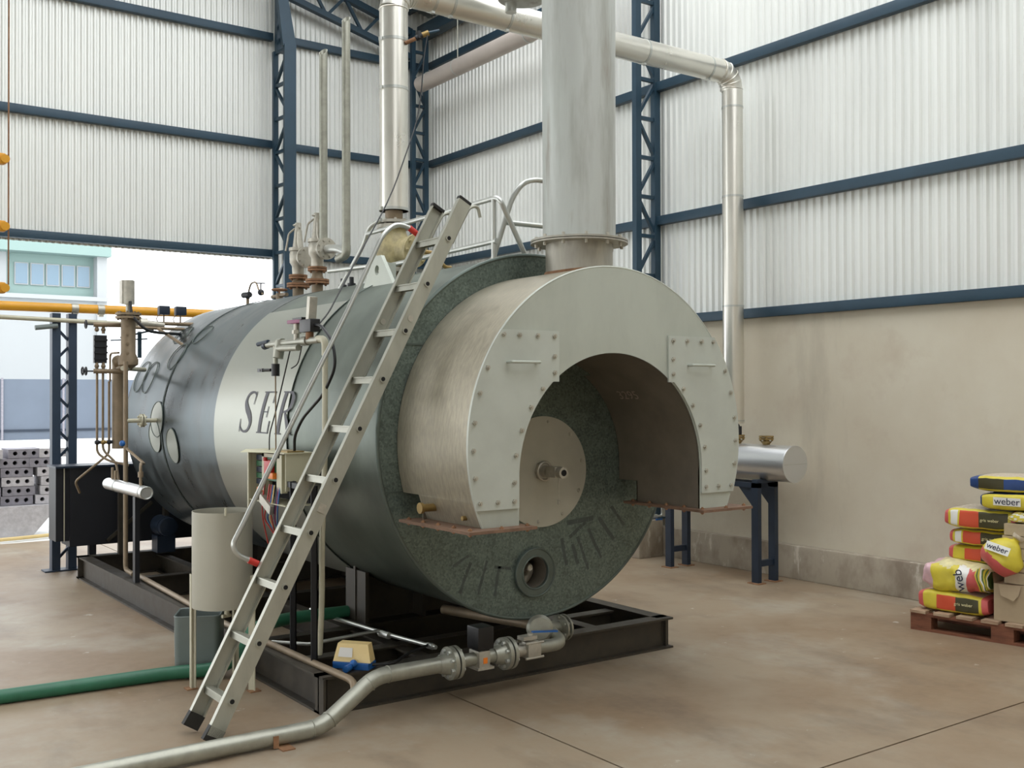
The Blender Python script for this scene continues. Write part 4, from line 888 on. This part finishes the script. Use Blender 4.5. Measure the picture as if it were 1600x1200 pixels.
# control cabinet on posts
cc = thing('control_cabinet', 'open beige control cabinet with coloured components on black posts beside the boiler', 'cabinet', (2.45, 5.7, .19))
def cab(q):
    q.box((2.545, 5.45, .98), (2.55, 5.98, 1.27)); q.box((2.385, 5.45, 1.06), (2.55, 5.456, 1.27)); q.box((2.385, 5.974, .98), (2.55, 5.98, 1.27)); q.box((2.37, 5.44, 1.265), (2.55, 5.99, 1.272)); q.box((2.385, 5.45, .975), (2.55, 5.98, .98))
part(cc, 'case', beige_m, cab)
part(cc, 'cover_lip', beige_m, lambda q: q.bar((2.37, 5.98, 1.268), (2.33, 5.98, 1.24), .02, .004) if 0 else q.faces([(2.37, 5.44, 1.272), (2.37, 5.99, 1.272), (2.335, 5.99, 1.255), (2.335, 5.80, 1.262)], [(0, 1, 2, 3)]))
part(cc, 'frame_edge', beige_m, lambda q: q.box((2.378, 5.968, .80), (2.392, 5.984, 1.27)))
part(cc, 'back_board', dark_m, lambda q: q.box((2.53, 5.457, .985), (2.544, 5.973, 1.262)))
part(cc, 'circuit_board', green_m, lambda q: q.box((2.42, 5.65, 1.10), (2.43, 5.80, 1.24)), 'green circuit board')
part(cc, 'inner_frame', beige_m, lambda q: (q.box((2.405, 5.80, 1.04), (2.44, 5.83, 1.255)), q.box((2.405, 5.58, 1.235), (2.44, 5.83, 1.255)), q.box((2.405, 5.55, 1.04), (2.44, 5.62, 1.255))))
part(cc, 'red_component', redp_m, lambda q: (q.box((2.39, 5.68, 1.14), (2.42, 5.77, 1.22), bev=.006), q.cyl((2.385, 5.735, 1.215), (2.385, 5.735, 1.235), .012, n=10)), 'red component')
part(cc, 'orange_component', orangep_m, lambda q: q.box((2.385, 5.63, 1.115), (2.42, 5.70, 1.15), bev=.005), 'orange component')
part(cc, 'orange_component', orangep_m, lambda q: q.box((2.40, 5.85, 1.03), (2.43, 5.90, 1.055), bev=.005), 'orange component')
for k in range(5): part(cc, 'terminal', green_m if k % 2 else navy_m, lambda q: q.box((2.42, 5.86, 1.07+.035*k), (2.46, 5.95, 1.10+.035*k)))
part(cc, 'cable_duct', cast_m, lambda q: q.bar((2.40, 5.82, 1.0), (2.38, 5.62, .94), .03, .05))
random.seed(9)
for k, (m, y) in enumerate(((red_m, 5.80), (redp_m, 5.73), (bluep_m, 5.68), (navy_m, 5.62), (magenta_m, 5.60), (red_m, 5.70), (bluep_m, 5.58), (cream_m, 5.66))):
    part(cc, 'wire', m, lambda q: q.tube([(2.41, y, 1.08), (2.385, y-.02, .97), (2.40, y+random.uniform(-.05, .08), .88), (2.42, y+random.uniform(-.1, .1), .72+random.uniform(0, .1))], .004, n=6, bend=.04))
part(cc, 'lid', brass_m, lambda q: (q.box((2.40, 5.46, 1.273), (2.5, 5.62, 1.280)),), 'orange stained sheet on top')
for x, y in ((2.40, 5.40), (2.37, 5.07)): part(cc, 'post', black_m, lambda q: (q.box((x-.018, y-.018, .19), (x+.018, y-.012, 1.12)), q.box((x+.012, y-.018, .19), (x+.018, y+.018, 1.12))))
part(cc, 'bracket_arm', black_m, lambda q: q.bar((2.37, 5.07, 1.10), (2.41, 5.46, 1.10), .03, .03))
# gauge manifold
MX = 2.45
gm_ = thing('gauge_manifold', 'pipe manifold with pressure switches standing beside the boiler above the cabinet', 'manifold', (MX, 5.2, .2))
part(gm_, 'header', galvpipe_m, lambda q: (q.cyl((MX, 5.86, 1.885), (MX, 5.16, 1.885), .019, n=16), q.cyl((MX, 5.70, 1.885), (MX, 5.64, 1.885), .028, n=16), q.cyl((MX, 5.30, 1.885), (MX, 5.36, 1.885), .026, n=12)))
part(gm_, 'branch', galvpipe_m, lambda q: (q.cyl((MX-.02, 5.66, 1.855), (MX-.02, 5.38, 1.85), .018, n=14), q.cyl((MX, 5.66, 1.9), (MX-.02, 5.66, 1.8), .03, n=14)))
part(gm_, 'elbow_pipe', whitepipe_m, lambda q: q.tube([(MX, 5.18, 1.89), (MX, 5.09, 1.885), (MX, 5.09, 1.80)], .019, n=14, bend=.05))
part(gm_, 'drop_pipe', whitepipe_m, lambda q: q.tube([(MX, 5.09, 1.82), (MX-.01, 5.075, 1.2), (MX-.02, 5.09, .8), (MX, 5.13, .5), (MX, 5.16, .215)], .0155, n=14, bend=.15))
part(gm_, 'gauge_cock', navy_m, lambda q: (q.cyl((MX, 5.86, 1.885), (MX, 5.90, 1.88), .024, n=12), q.cyl((MX-.01, 5.82, 1.90), (MX-.02, 5.95, 1.89), .013, n=10)))
part(gm_, 'down_leg', galvpipe_m, lambda q: q.cyl((MX, 5.74, 1.885), (MX, 5.74, 1.76), .014, n=12))
part(gm_, 'black_valve', blackp_m, lambda q: (q.cyl((MX, 5.74, 1.77), (MX, 5.74, 1.70), .024, n=14), q.cyl((MX-.02, 5.76, 1.735), (MX-.04, 5.86, 1.735), .009, n=8), q.box((MX-.045, 5.83, 1.725), (MX-.03, 5.9, 1.745))))
part(gm_, 'impulse_tube', brownpipe_m, lambda q: q.tube([(MX, 5.74, 1.70), (MX, 5.735, 1.27)], .0045, n=8))
part(gm_, 'impulse_tube', cable_m, lambda q: q.tube([(MX, 5.52, 1.87), (MX, 5.72, 1.52), (MX, 5.83, 1.36), (MX, 5.83, 1.27)], .004, n=8, bend=.1))
part(gm_, 'switch_cover', magenta_m, lambda q: q.box((MX-.03, 5.35, 1.985), (MX+.03, 5.50, 2.005), rz=.1, bev=.004), 'magenta topped switch')
part(gm_, 'switch_cap', blackp_m, lambda q: q.box((MX-.025, 5.33, 2.003), (MX+.03, 5.45, 2.015)))
part(gm_, 'switch_stem', cast_m, lambda q: (q.cyl((MX, 5.45, 1.89), (MX, 5.45, 1.99), .016, n=12), q.cyl((MX, 5.45, 1.93), (MX, 5.45, 1.95), .026, n=6)))
part(gm_, 'control_box', blackp_m, lambda q: q.box((MX-.03, 5.21, 1.93), (MX+.03, 5.35, 2.0), bev=.006))
part(gm_, 'capillary_housing', cast_m, lambda q: q.bar((MX, 5.265, 1.99), (MX, 5.245, 2.12), .035, .045, (1, 0, 0)))
part(gm_, 'box_stem', rust_m, lambda q: q.cyl((MX, 5.28, 1.89), (MX, 5.28, 1.935), .022, n=12))
part(gm_, 'capillary', cable_m, lambda q: q.tube([(MX, 5.38, 1.86), (MX, 5.43, 1.76), (MX, 5.52, 1.74)], .0035, n=6, bend=.04))
q = MB(); q.tube([(2.45, 5.21, 1.965), (2.45, 5.14, 1.96), (2.45, 5.00, 1.87), (2.45, 4.965, 1.74), (2.45, 5.10, 1.60), (2.45, 5.38, 1.46), (2.45, 5.48, 1.36), (2.46, 5.50, 1.275)], .0085, n=12, bend=.12, seg=10)
tag(obj('black_conduit', q, cable_m), 'black flexible conduit looping from the manifold down to the control cabinet', 'cable')
# ================================================================== water level column at the rear
WX, WY = 2.43, 8.6
wc = thing('water_level_gauge', 'weathered vertical water level gauge with tall chamber at the rear of the boiler', 'gauge', (WX, WY, .2))
part(wc, 'chamber', brownpipe_m, lambda q: (q.lathe((WX, WY, 1.80), (0, 0, 1), [(0, .03), (.03, .075), (.07, .078), (.12, .056), (.40, .056)], 28), [q.bolt((WX-.02, WY-.055, 1.92+.075*k), (-.3, -1, 0), .012, .008) for k in range(4)]))
part(wc, 'top_flange', brownpipe_m, lambda q: (q.flange((WX, WY, 2.205), (0, 0, 1), .098, .018, 8), q.flange((WX, WY, 2.232), (0, 0, 1), .098, .018, 8)))
part(wc, 'lower_chamber', brownpipe_m, lambda q: q.cyl((2.40, 8.76, 1.16), (2.40, 8.76, 1.85), .052, n=28))
part(wc, 'side_arm', brownpipe_m, lambda q: (q.cyl((2.40, 8.76, 1.80), (WX, WY, 1.82), .04, n=18), q.sphere((2.385, 8.72, 1.86), .05), q.tube([(2.37, 8.9, 1.70), (2.37, 8.9, 1.93), (2.40, 8.76, 1.93)], .009, bend=.04)))
part(wc, 'float_housing', cast_m, lambda q: (q.cyl((WX, WY, 2.31), (WX, WY, 2.50), .048, n=24), q.box((WX-.055, WY-.02, 2.315), (WX-.03, WY+.05, 2.5)), q.cyl((WX, WY, 2.24), (WX, WY, 2.31), .02, n=12)), 'grey float switch housing on top')
part(wc, 'housing_cable', cable_m, lambda q: q.tube([(WX, WY-.05, 2.33), (WX, WY-.08, 2.22), (WX+.1, WY-.12, 2.10), (WX+.25, WY, 2.09), (WX+.5, WY+.25, 2.10)], .012, n=10, bend=.1))
gl = part(wc, 'gauge_glass', black_m, lambda q: (q.box((2.205, 8.73, 1.845), (2.30, 8.77, 2.065)), [q.box((2.20, 8.72, 1.87+.05*k), (2.305, 8.728, 1.885+.05*k)) for k in range(4)]), 'black reflex gauge glass')
for z, yy in ((2.15, 0), (1.78, 0)):
    part(wc, 'cross_arm', brownpipe_m, lambda q: (q.cyl((2.20, 8.74, z), (2.42, 8.70, z), .019, n=14), q.cyl((2.225, 8.74, z-.05 if z > 2 else z), (2.225, 8.74, z if z > 2 else z+.07), .012, n=10), q.cyl((2.275, 8.74, z-.07 if z > 2 else z), (2.275, 8.74, z if z > 2 else z+.07), .012, n=10), q.sphere((2.225, 8.74, z+(-.04 if z > 2 else .04)), .018), q.sphere((2.275, 8.74, z+(-.04 if z > 2 else .04)), .018)))
    part(wc, 'hand_wheel', black_m, lambda q: (q.torus((2.145, 8.75, z), (1, 0, 0), .03, .006, n=20), q.cyl((2.14, 8.75, z), (2.2, 8.75, z), .006, n=8), q.box((2.141, 8.745, z-.03), (2.149, 8.755, z+.03))))
part(wc, 'hand_wheel', black_m, lambda q: (q.torus((2.12, 8.75, 1.78), (1, 0, 0), .03, .006, n=20), q.cyl((2.12, 8.75, 1.78), (2.15, 8.75, 1.78), .006, n=8)))
for k, (x, zb_, pts) in enumerate(((2.23, 1.2, [(2.23, 8.75, 1.77), (2.23, 8.75, 1.13), (2.30, 8.7, 1.07), (2.44, 8.62, 1.03)]), (2.275, 1.2, [(2.275, 8.75, 1.77), (2.275, 8.75, 1.15), (2.36, 8.68, 1.05), (2.36, 8.6, .89)]), (2.32, 1.2, [(2.325, 8.76, 1.70), (2.325, 8.76, 1.12), (2.10, 8.9, .90), (2.16, 9.0, .80)]))):
    part(wc, 'drain_tube', brownpipe_m, lambda q: q.tube(pts, .0095, n=10, bend=.04))
    part(wc, 'drain_cock', brass_m if k % 2 else black_m, lambda q: (q.cyl((x-.02, 8.74, 1.215), (x+.025, 8.74, 1.215), .014, n=10), q.sphere((x, 8.74, 1.215), .02)))
part(wc, 'stand_pipe', brownpipe_m, lambda q: q.tube([(2.36, 8.42, 1.85), (2.36, 8.42, .235), (2.385, 8.3, .215)], .018, n=16, bend=.04))
part(wc, 'upper_arm', whitepipe_m, lambda q: q.cyl((2.36, 8.5, 1.80), (2.66, 8.95, 1.80), .019, n=14))
part(wc, 'lower_arm', whitepipe_m, lambda q: q.cyl((2.36, 8.42, 1.39), (2.61, 8.42, 1.39), .017, n=14))
part(wc, 'arm_flange', whitepipe_m, lambda q: (q.flange((2.475, 8.42, 1.39), (1, 0, 0), .052, .012, 4), q.flange((2.495, 8.42, 1.39), (1, 0, 0), .052, .012, 4)))
part(wc, 'blue_cock', bluep_m, lambda q: q.sphere((2.335, 8.42, 1.215), .024), 'blue drain cock')
# sample pot
pt = thing('sample_pot', 'small shiny horizontal cylinder on thin pipes beside the rear of the boiler', 'vessel', (2.31, 8.2, .82))
part(pt, 'body', tank_m, lambda q: q.cyl((2.31, 8.72, .885), (2.31, 7.72, .885), .046, n=28))
for y in (7.80, 8.45): part(pt, 'band', rail_m, lambda q: q.cyl((2.31, y-.012, .885), (2.31, y+.012, .885), .0485, n=28))
part(pt, 'end_ring', rail_m, lambda q: q.torus((2.31, 7.72, .885), (0, 1, 0), .043, .006, n=28))
part(pt, 'inlet_pipe', brownpipe_m, lambda q: (q.tube([(2.36, 8.42, 1.18), (2.42, 8.15, 1.07), (2.31, 7.86, 1.09), (2.31, 7.86, .93)], .011, bend=.04), q.cyl((2.31, 7.86, .99), (2.31, 7.86, 1.03), .02, n=10)))
part(pt, 'inlet_pipe', brownpipe_m, lambda q: (q.cyl((2.31, 8.6, .93), (2.31, 8.6, 1.02), .011, n=10), q.cyl((2.31, 8.52, .93), (2.31, 8.52, 1.0), .011, n=10)))
part(pt, 'post', black_m, lambda q: (q.box((2.325, 8.05, .19), (2.33, 8.11, .85)), q.box((2.325, 8.05, .19), (2.36, 8.055, .85))))
# pressure switches and rear nozzles
for k, (x0, lb_) in enumerate(((2.76, 'left dark pressure switch box above the rear of the boiler'), (2.90, 'right dark pressure switch box above the rear of the boiler'))):
    pw = thing('pressure_switch', lb_, 'switch', (x0+.04, 8.9, 2.2), 'pressure switches')
    part(pw, 'box', navy_m, lambda q: q.box((x0, 8.87, 2.262), (x0+.09, 8.93, 2.335), bev=.006))
    part(pw, 'stem', brownpipe_m, lambda q: (q.cyl((x0+.045, 8.9, 2.19), (x0+.045, 8.9, 2.265), .007, n=8), q.tube([(x0, 8.9, 2.19), (x0-.02, 8.9, 2.23), (x0+.01, 8.9, 2.262)], .004, n=6, bend=.02)))
rn_ = thing('rear_nozzle_pipes', 'weathered small header pipes with a valve at the top rear of the boiler', 'pipe', (2.8, 8.85, 2.1))
part(rn_, 'header', brownpipe_m, lambda q: q.cyl((2.55, 8.9, 2.185), (3.14, 8.9, 2.19), .016, n=14))
part(rn_, 'header', brownpipe_m, lambda q: q.cyl((2.5, 8.8, 2.14), (2.98, 8.9, 2.145), .013, n=12))
part(rn_, 'valve', cast_m, lambda q: (q.cyl((2.60, 8.88, 2.18), (2.66, 8.88, 2.18), .045, n=20), q.sphere((2.58, 8.88, 2.2), .035), q.cyl((2.66, 8.88, 2.18), (2.80, 8.89, 2.17), .028, n=14)))
part(rn_, 'strut', brownpipe_m, lambda q: q.cyl((2.72, 8.8, 2.14), (2.84, 8.5, 1.99), .013, n=12))
part(rn_, 'rod', blue_m, lambda q: q.cyl((2.45, 8.9, 2.06), (2.72, 8.9, 2.13), .008, n=8))
part(rn_, 'rod', blue_m, lambda q: (q.cyl((2.4, 9.0, 2.04), (2.7, 9.0, 2.06), .006, n=8), q.box((2.62, 8.99, 1.9), (2.65, 9.01, 2.12))))
# burner housing
bh = thing('burner_housing', 'large black boxed housing behind the rear of the boiler by the short column', 'housing', (2.8, 9.9, 0))
part(bh, 'case', black_m, lambda q: q.box((2.25, 9.72, .27), (4.6, 10.02, .955)))
part(bh, 'top_plate', navy_m, lambda q: q.box((2.13, 9.70, .955), (4.6, 10.04, .972)))
part(bh, 'side_panel', black_m, lambda q: q.box((2.14, 9.74, .32), (2.25, 10.0, .955)))
part(bh, 'edge_strip', whitepipe_m, lambda q: q.box((2.20, 9.715, .32), (2.208, 9.72, .955)), 'pale vertical edge strip')
for x in (2.45, 4.4): part(bh, 'leg', black_m, lambda q: q.box((x-.03, 9.75, 0), (x+.03, 9.81, .27)))
part(bh, 'brace', skid_m, lambda q: q.bar((2.56, 9.70, .30), (2.95, 9.70, .62), .02, .03))
part(bh, 'angle_frame', skid_m, lambda q: (q.box((2.62, 9.55, .19), (2.66, 9.60, .80)), q.box((3.0, 9.5, .19), (3.04, 9.56, .9))))
mo = thing('blower_motor', 'small teal motor low behind the boiler rear', 'motor', (3.0, 9.5, .2))
part(mo, 'body', navy_m, lambda q: q.cyl((3.0, 9.42, .42), (3.0, 9.62, .42), .09, n=24))
part(mo, 'fan_cowl', navy_m, lambda q: q.lathe((3.0, 9.42, .42), (0, -1, 0), [(0, .085), (.05, .08), (.06, .03)], 20))
part(mo, 'foot', navy_m, lambda q: q.box((2.92, 9.44, .19), (3.08, 9.6, .34)))
# gas pipe
gp = thing('gas_pipe', 'orange-yellow gas pipe crossing the open doorway on the short column', 'pipe', (2.3, 10.2, 2.33))
part(gp, 'pipe', yellowpipe_m, lambda q: q.cyl((-1, 10.2, 2.375), (3.75, 10.2, 2.385), .042, n=28))
for x in (2.40, 2.63): part(gp, 'clamp', cast_m, lambda q: (q.cyl((x-.03, 10.2, 2.38), (x+.03, 10.2, 2.38), .048, n=24), q.box((x-.02, 10.17, 2.315), (x+.02, 10.23, 2.34))))
q = MB(); q.tube([(-1, 10.12, 2.285), (1.76, 10.12, 2.275), (2.95, 10.12, 2.25)], .02, n=14, bend=.02); tag(obj('thin_grey_pipe', q, whitepipe_m), 'thin pale grey pipe just below the yellow gas pipe', 'pipe')
q = MB(); q.cyl((2.05, 10.13, 2.19), (2.24, 10.13, 2.215), .022, n=14); tag(obj('pipe_stub', q, bucket_m), 'short grey pipe stub poking left from the short column top', 'pipe')
hk = thing('hoist_hook', 'orange-yellow hoist pieces hanging on a rope at the left edge', 'hoist', (1.06, 6.0, 2.1))
part(hk, 'rope', rust_m, lambda q: q.cyl((1.085, 6.0, 2.17), (1.085, 6.0, 4.2), .004, n=8))
for z in (2.82, 2.47, 2.15): part(hk, 'hook_block', yellowpipe_m, lambda q: (q.box((.99, 5.975, z-.028), (1.07, 6.025, z+.03), bev=.01), q.cyl((1.065, 5.97, z), (1.065, 6.03, z), .022, n=16)))

# ================================================================== pallet of bags by the wall
PO = V((6.36, 4.24, 0)); E1 = V((.149, -.989, 0)).normalized(); E2 = V((.989, .149, 0)).normalized()
def pp(a, b, z): return PO+E1*a+E2*b+V((0, 0, z))
def pbox(q, a0, a1, b0, b1, z0, z1, bev=0):
    vs = [pp(a, b, z) for z in (z0, z1) for a, b in ((a0, b0), (a1, b0), (a1, b1), (a0, b1))]
    q.faces(vs, [(0,1,2,3),(7,6,5,4),(0,4,5,1),(1,5,6,2),(2,6,7,3),(3,7,4,0)])
pal = thing('wooden_pallet', 'worn wooden pallet on the floor by the wall carrying cement bags', 'pallet', (6.75, 3.7, 0))
for b in (0, .37, .74):
    part(pal, 'bottom_board', woodred_m, lambda q: pbox(q, 0, 1.2, b, b+.09, 0, .018))
    part(pal, 'stringer', woodred_m, lambda q: pbox(q, 0, 1.2, b, b+.09, .098, .116))
    for a in (0, .53, 1.06): part(pal, 'block', woodred_m, lambda q: pbox(q, a, a+.14, b, b+.1, .018, .098))
for k in range(8):
    a = [0, .16, .31, .47, .62, .78, .93, 1.09][k]
    part(pal, 'deck_board', wood_m, lambda q: pbox(q, a, a+.105, -.01, .84, .116, .134))
from mathutils import noise
def bag(name, label, a0, a1, b0, b1, z0, z1, mats, layout, seed=0, crumple=.006, tilt=0, group='cement bags on the pallet', e=.5, pin=.7):
    """layout(u, ang) -> slot; u along the bag -1..1, ang 0 = towards the viewer side, 90 = top"""
    q = MB(); nu, nv = 44, 44; L, W_, T = a1-a0, b1-b0, z1-z0; c = pp((a0+a1)/2, (b0+b1)/2, (z0+z1)/2); vs = []
    for i in range(nu+1):
        u = -1+2*i/nu; uu = math.copysign(1-(1-abs(u))**1.25, u)
        sw = 1-.10*abs(uu)**5; stt = max(.08, 1-pin*abs(uu)**5)
        for j in range(nv):
            t = 2*PI*j/nv; ca, sa = cos(t), sin(t)
            bb = -math.copysign(abs(ca)**e, ca)*W_/2*sw; zz = math.copysign(abs(sa)**e, sa)*T/2*stt
            if zz < 0 : zz = max(zz, -T/2*(.35+.65*stt))
            p = V((uu*L/2, bb, zz+tilt*uu)); nn = noise.noise_vector(p*9+V((seed*7.1, 0, 0)))*crumple+noise.noise_vector(p*24+V((seed*3.3, 0, 0)))*crumple*.4
            p += nn; vs.append(c+E1*p.x+E2*p.y+V((0, 0, p.z)))
    for i in range(nu):
        u = -1+2*(i+.5)/nu
        for j in range(nv):
            t = 360*(j+.5)/nv; t = t-360 if t > 180 else t
            q.mi = layout(u, t)
            pass
    # build verts once
    VV = [q.bm.verts.new(v) for v in vs]
    for i in range(nu):
        u = -1+2*(i+.5)/nu
        for j in range(nv):
            t = 360*(j+.5)/nv; t = t-360 if t > 180 else t
            f = q.bm.faces.new((VV[i*nv+j], VV[i*nv+(j+1) % nv], VV[(i+1)*nv+(j+1) % nv], VV[(i+1)*nv+j])); f.material_index = layout(u, t)
    q.bm.faces.new([VV[j] for j in range(nv)][::-1]).material_index = layout(-1, 0); q.bm.faces.new([VV[nu*nv+j] for j in range(nv)]).material_index = layout(1, 0)
    return tag(obj(name, q, mats), label, 'bag', group)
YM = [bagy_m, bagp_m, bagt_m, bagr_m, bagd_m, bagw_m]
def lay_y(u, t):
    if abs(u) > .80: return 1
    if -52 < t < 52:
        if -24 < t < 22:
            if -.72 < u < -.52: return 5
            if -.45 < u < .02: return 3
            if .02 < u < .72: return 4
        return 0
    return 2 if t > 0 else 0
def lay_y2(u, t):
    if abs(u) > .78: return 1
    if -60 < t < 60:
        if -22 < t < 18 and -.35 < u < .1: return 3
        if -22 < t < 18 and .1 < u < .7: return 4
        return 0
    return 2 if t > 0 else 0
BM_ = [bagb_m, bagy_m, bagw_m, bagd_m, bagt_m]
K = dict(e=.36, pin=.30, crumple=.007)
bag('cement_bag', 'yellow cement bag lying lowest on the pallet front with pink ends', .03, .49, .04, .42, .135, .275, YM, lay_y2, 1, **K)
bag('cement_bag', 'plump bag lying hidden behind the lowest yellow cement bag', .08, .52, .43, .80, .135, .30, YM, lay_y, 2, **K)
bag('cement_bag', 'bag lying on the hidden plump one at the back of the pallet', .09, .54, .42, .80, .305, .455, YM, lay_y, 3, **K)
def lay_c(u, t):
    if u < -.58: return 6
    if t > 40+14*math.sin(u*9): return 7
    if .08 < u < .34: return 5
    if .34 < u < .60: return 1
    if u >= .60: return 5 if int((u+1)*26) % 3 == 0 else (8 if int((u+1)*26) % 3 == 1 else 0)
    return 0
bagl_m = mat('pale_pink_film', (214, 178, 184), .4, var=.1, scale=12); bagc_m = mat('bag_paper_torn', (214, 206, 158), .7, var=.12, scale=20); bago_m = mat('bag_green_print', (84, 110, 52), .5)
b7 = bag('crumpled_bag', 'crumpled opened yellow bag with sideways lettering on the lowest bag', .06, .50, .03, .40, .28, .47, [bagy_m, bagp_m, bagt_m, bagr_m, bagd_m, bagw_m, bagl_m, bagc_m, bago_m], lay_c, 5, crumple=.022, e=.62, pin=.35)
bag('cement_bag', 'yellow bag third from the top of the yellow stack behind the tied sack', .17, .56, .20, .58, .46, .575, YM, lay_y2, 6, **K)
bag('cement_bag', 'yellow bag second from the top of the yellow and pink stack', .19, .60, .17, .53, .577, .685, YM, lay_y, 7, **K)
b3 = bag('cement_bag', 'topmost yellow bag with pink ends and a grey printed top, under the blue bags', .17, .63, .13, .54, .687, .83, YM, lay_y, 8, **K)
bag('blue_cement_bag', 'lower blue bag with a yellow end panel, under the topmost blue bag', .42, .86, .10, .48, .832, .945, BM_, lambda u, t: (1 if (-56 < t < 50 and u < .55 and u > -.93) else 0), 9, **K)
bag('blue_cement_bag', 'topmost blue and yellow cement bag on the pallet stack', .35, .90, .12, .50, .947, 1.055, BM_, lambda u, t: 0 if u < -.72 else ((0 if u > -.2 else 3) if -18 < t < 18 and u < .5 else (1 if -50 < t < 52 else (0 if t < 0 else 4))), 10, **K)
def lay_t(u, t): return 0
# tied sack, pinched at the top
q = MB(); c = V((6.49, 3.73, .462)); ax = V((.05, -.14, .2)).normalized(); pk_ = [(0, .03), (.012, .085), (.06, .125), (.11, .13), (.16, .105), (.205, .055), (.235, .018), (.25, .03), (.275, .035)]; prof = []
for i in range(len(pk_)-1):
    for j in range(5):
        t_ = j/5; p0, p1, p2, p3 = pk_[max(i-1, 0)], pk_[i], pk_[i+1], pk_[min(i+2, len(pk_)-1)]
        prof.append((p1[0]*(1-t_)+p2[0]*t_, max(.01, .5*(2*p1[1]+(p2[1]-p0[1])*t_+(2*p0[1]-5*p1[1]+4*p2[1]-p3[1])*t_*t_+(3*p1[1]-p0[1]-3*p2[1]+p3[1])*t_**3))))
prof.append(pk_[-1])
q.lathe(c, ax, prof, 48)
for v in q.bm.verts: v.co += noise.noise_vector(v.co*13)*.014
for f in q.bm.faces:
    h_ = (f.calc_center_median()-c).dot(ax); f.material_index = 1 if h_ < .085 else (0 if h_ < .245 else 2)
ts = tag(obj('tied_sack', q, [bagy_m, bagp_m, bagt_m]), 'yellow sack tied at the neck leaning on the bag stack', 'bag', 'cement bags on the pallet')
# printed words
def word(txt, size, o, ax_, ay_, m, parent, shear=.0, plate=None):
    t_ = place_text(text_mesh(txt, size, shear, .0008), o, ax_, ay_); o2 = obj('lettering', t_, m, parent)
    return o2
def plate(o, ax_, ay_, w_, h_, m, parent):
    o, ax_, ay_ = V(o), V(ax_).normalized(), V(ay_).normalized(); nz = ax_.cross(ay_)*.002
    q = MB(); vs = [o+ax_*a*w_/2+ay_*b*h_/2+k for k in (nz*0, nz*1) for a, b in ((-1,-1),(1,-1),(1,1),(-1,1))]
    q.faces(vs, [(3,2,1,0),(4,5,6,7),(0,1,5,4),(1,2,6,5),(2,3,7,6),(3,0,4,7)]); return obj('print_patch', q, m, parent)
bl = [o for o in COL.objects if o.name == 'blue_cement_bag'][0]
OUT = -E2
o_ = pp(.60, .090, .893); plate(o_, E1, (0, 0, 1), .17, .052, bagw_m, bl); word('weber', .062, o_+OUT*.003, E1, (0, 0, 1), navyt_m, bl)
q = MB(); d_ = V((6.36, 0, 0)); 
d1 = (E1*.95+V((0, 0, -.25))).normalized(); n1 = (OUT*.93+V((0, 0, .35))).normalized(); up1 = n1.cross(d1).normalized()
cc_ = c+ax*.125+n1*.135; plate(cc_, d1, up1, .15, .055, bagw_m, ts); word('weber', .052, cc_+n1*.004, d1, up1, navyt_m, ts)
o_ = pp(.322, .016, .365); word('web', .085, o_, V((0, 0, 1))*.97+E1*-.2, -E1*.97+V((0, 0, -.2)), navyt_m, b7)
cbs = [o for o in COL.objects if o.name.split('.')[0] == 'cement_bag']
for o_b, zc, aa, b0 in ((cbs[5], .758, .475, .122), (cbs[4], .631, .47, .162), (cbs[0], .205, .34, .032)):
    word('gris weber', .028, pp(aa, b0, zc), E1, (0, 0, 1), bagc_m, o_b)
# cardboard box and wrapped blocks
bx = thing('cardboard_box', 'torn open cardboard box with a hanging flap at the right edge of the pallet', 'box', (6.6, 3.6, .134))
part(bx, 'carton', card_m, lambda q: pbox(q, .53, .75, .05, .34, .135, .37))
part(bx, 'flap', card_m, lambda q: q.faces([pp(.56, .045, .37), pp(.70, .045, .37), pp(.69, .03, .31), pp(.66, .026, .275), pp(.58, .03, .30)], [(0, 1, 2, 3, 4)]))
part(bx, 'flap', card_m, lambda q: q.faces([pp(.53, .05, .37), pp(.53, .34, .37), pp(.51, .33, .42), pp(.515, .07, .43)], [(0, 1, 2, 3)]))
k = 0
nm_ = ['lowest', 'second', 'third', 'fourth', 'fifth']
for r_, z in enumerate((.375, .452, .529, .606, .683)):
    for cidx, a in enumerate((.585-.012*(r_ % 2), .80)):
        for bi, b in enumerate((.08, .36)):
            if bi == 1 and r_ < 1: continue
            q = MB(); pbox(q, a, a+.20, b, b+.26, z, z+.072); k += 1
            tag(obj('wrapped_block', q, paver_m), '%s course paper wrapped block, %s %s of the stack' % (nm_[r_], 'left' if cidx == 0 else 'right', 'front' if bi == 0 else 'back'), 'block', 'paper wrapped blocks stacked right of the bags')
q = MB(); pbox(q, .77, 1.1, .06, .7, .135, .37); tag(obj('cardboard_box', q, card_m), 'closed cardboard box under the wrapped blocks at the frame edge', 'box')
bag('small_bag', 'small loose yellow bag on the wrapped blocks beside the stack', .60, .82, .10, .34, .757, .83, YM, lambda u, t: 5 if int((u+t/40)*6) % 3 == 0 else 0, 12, crumple=.012)
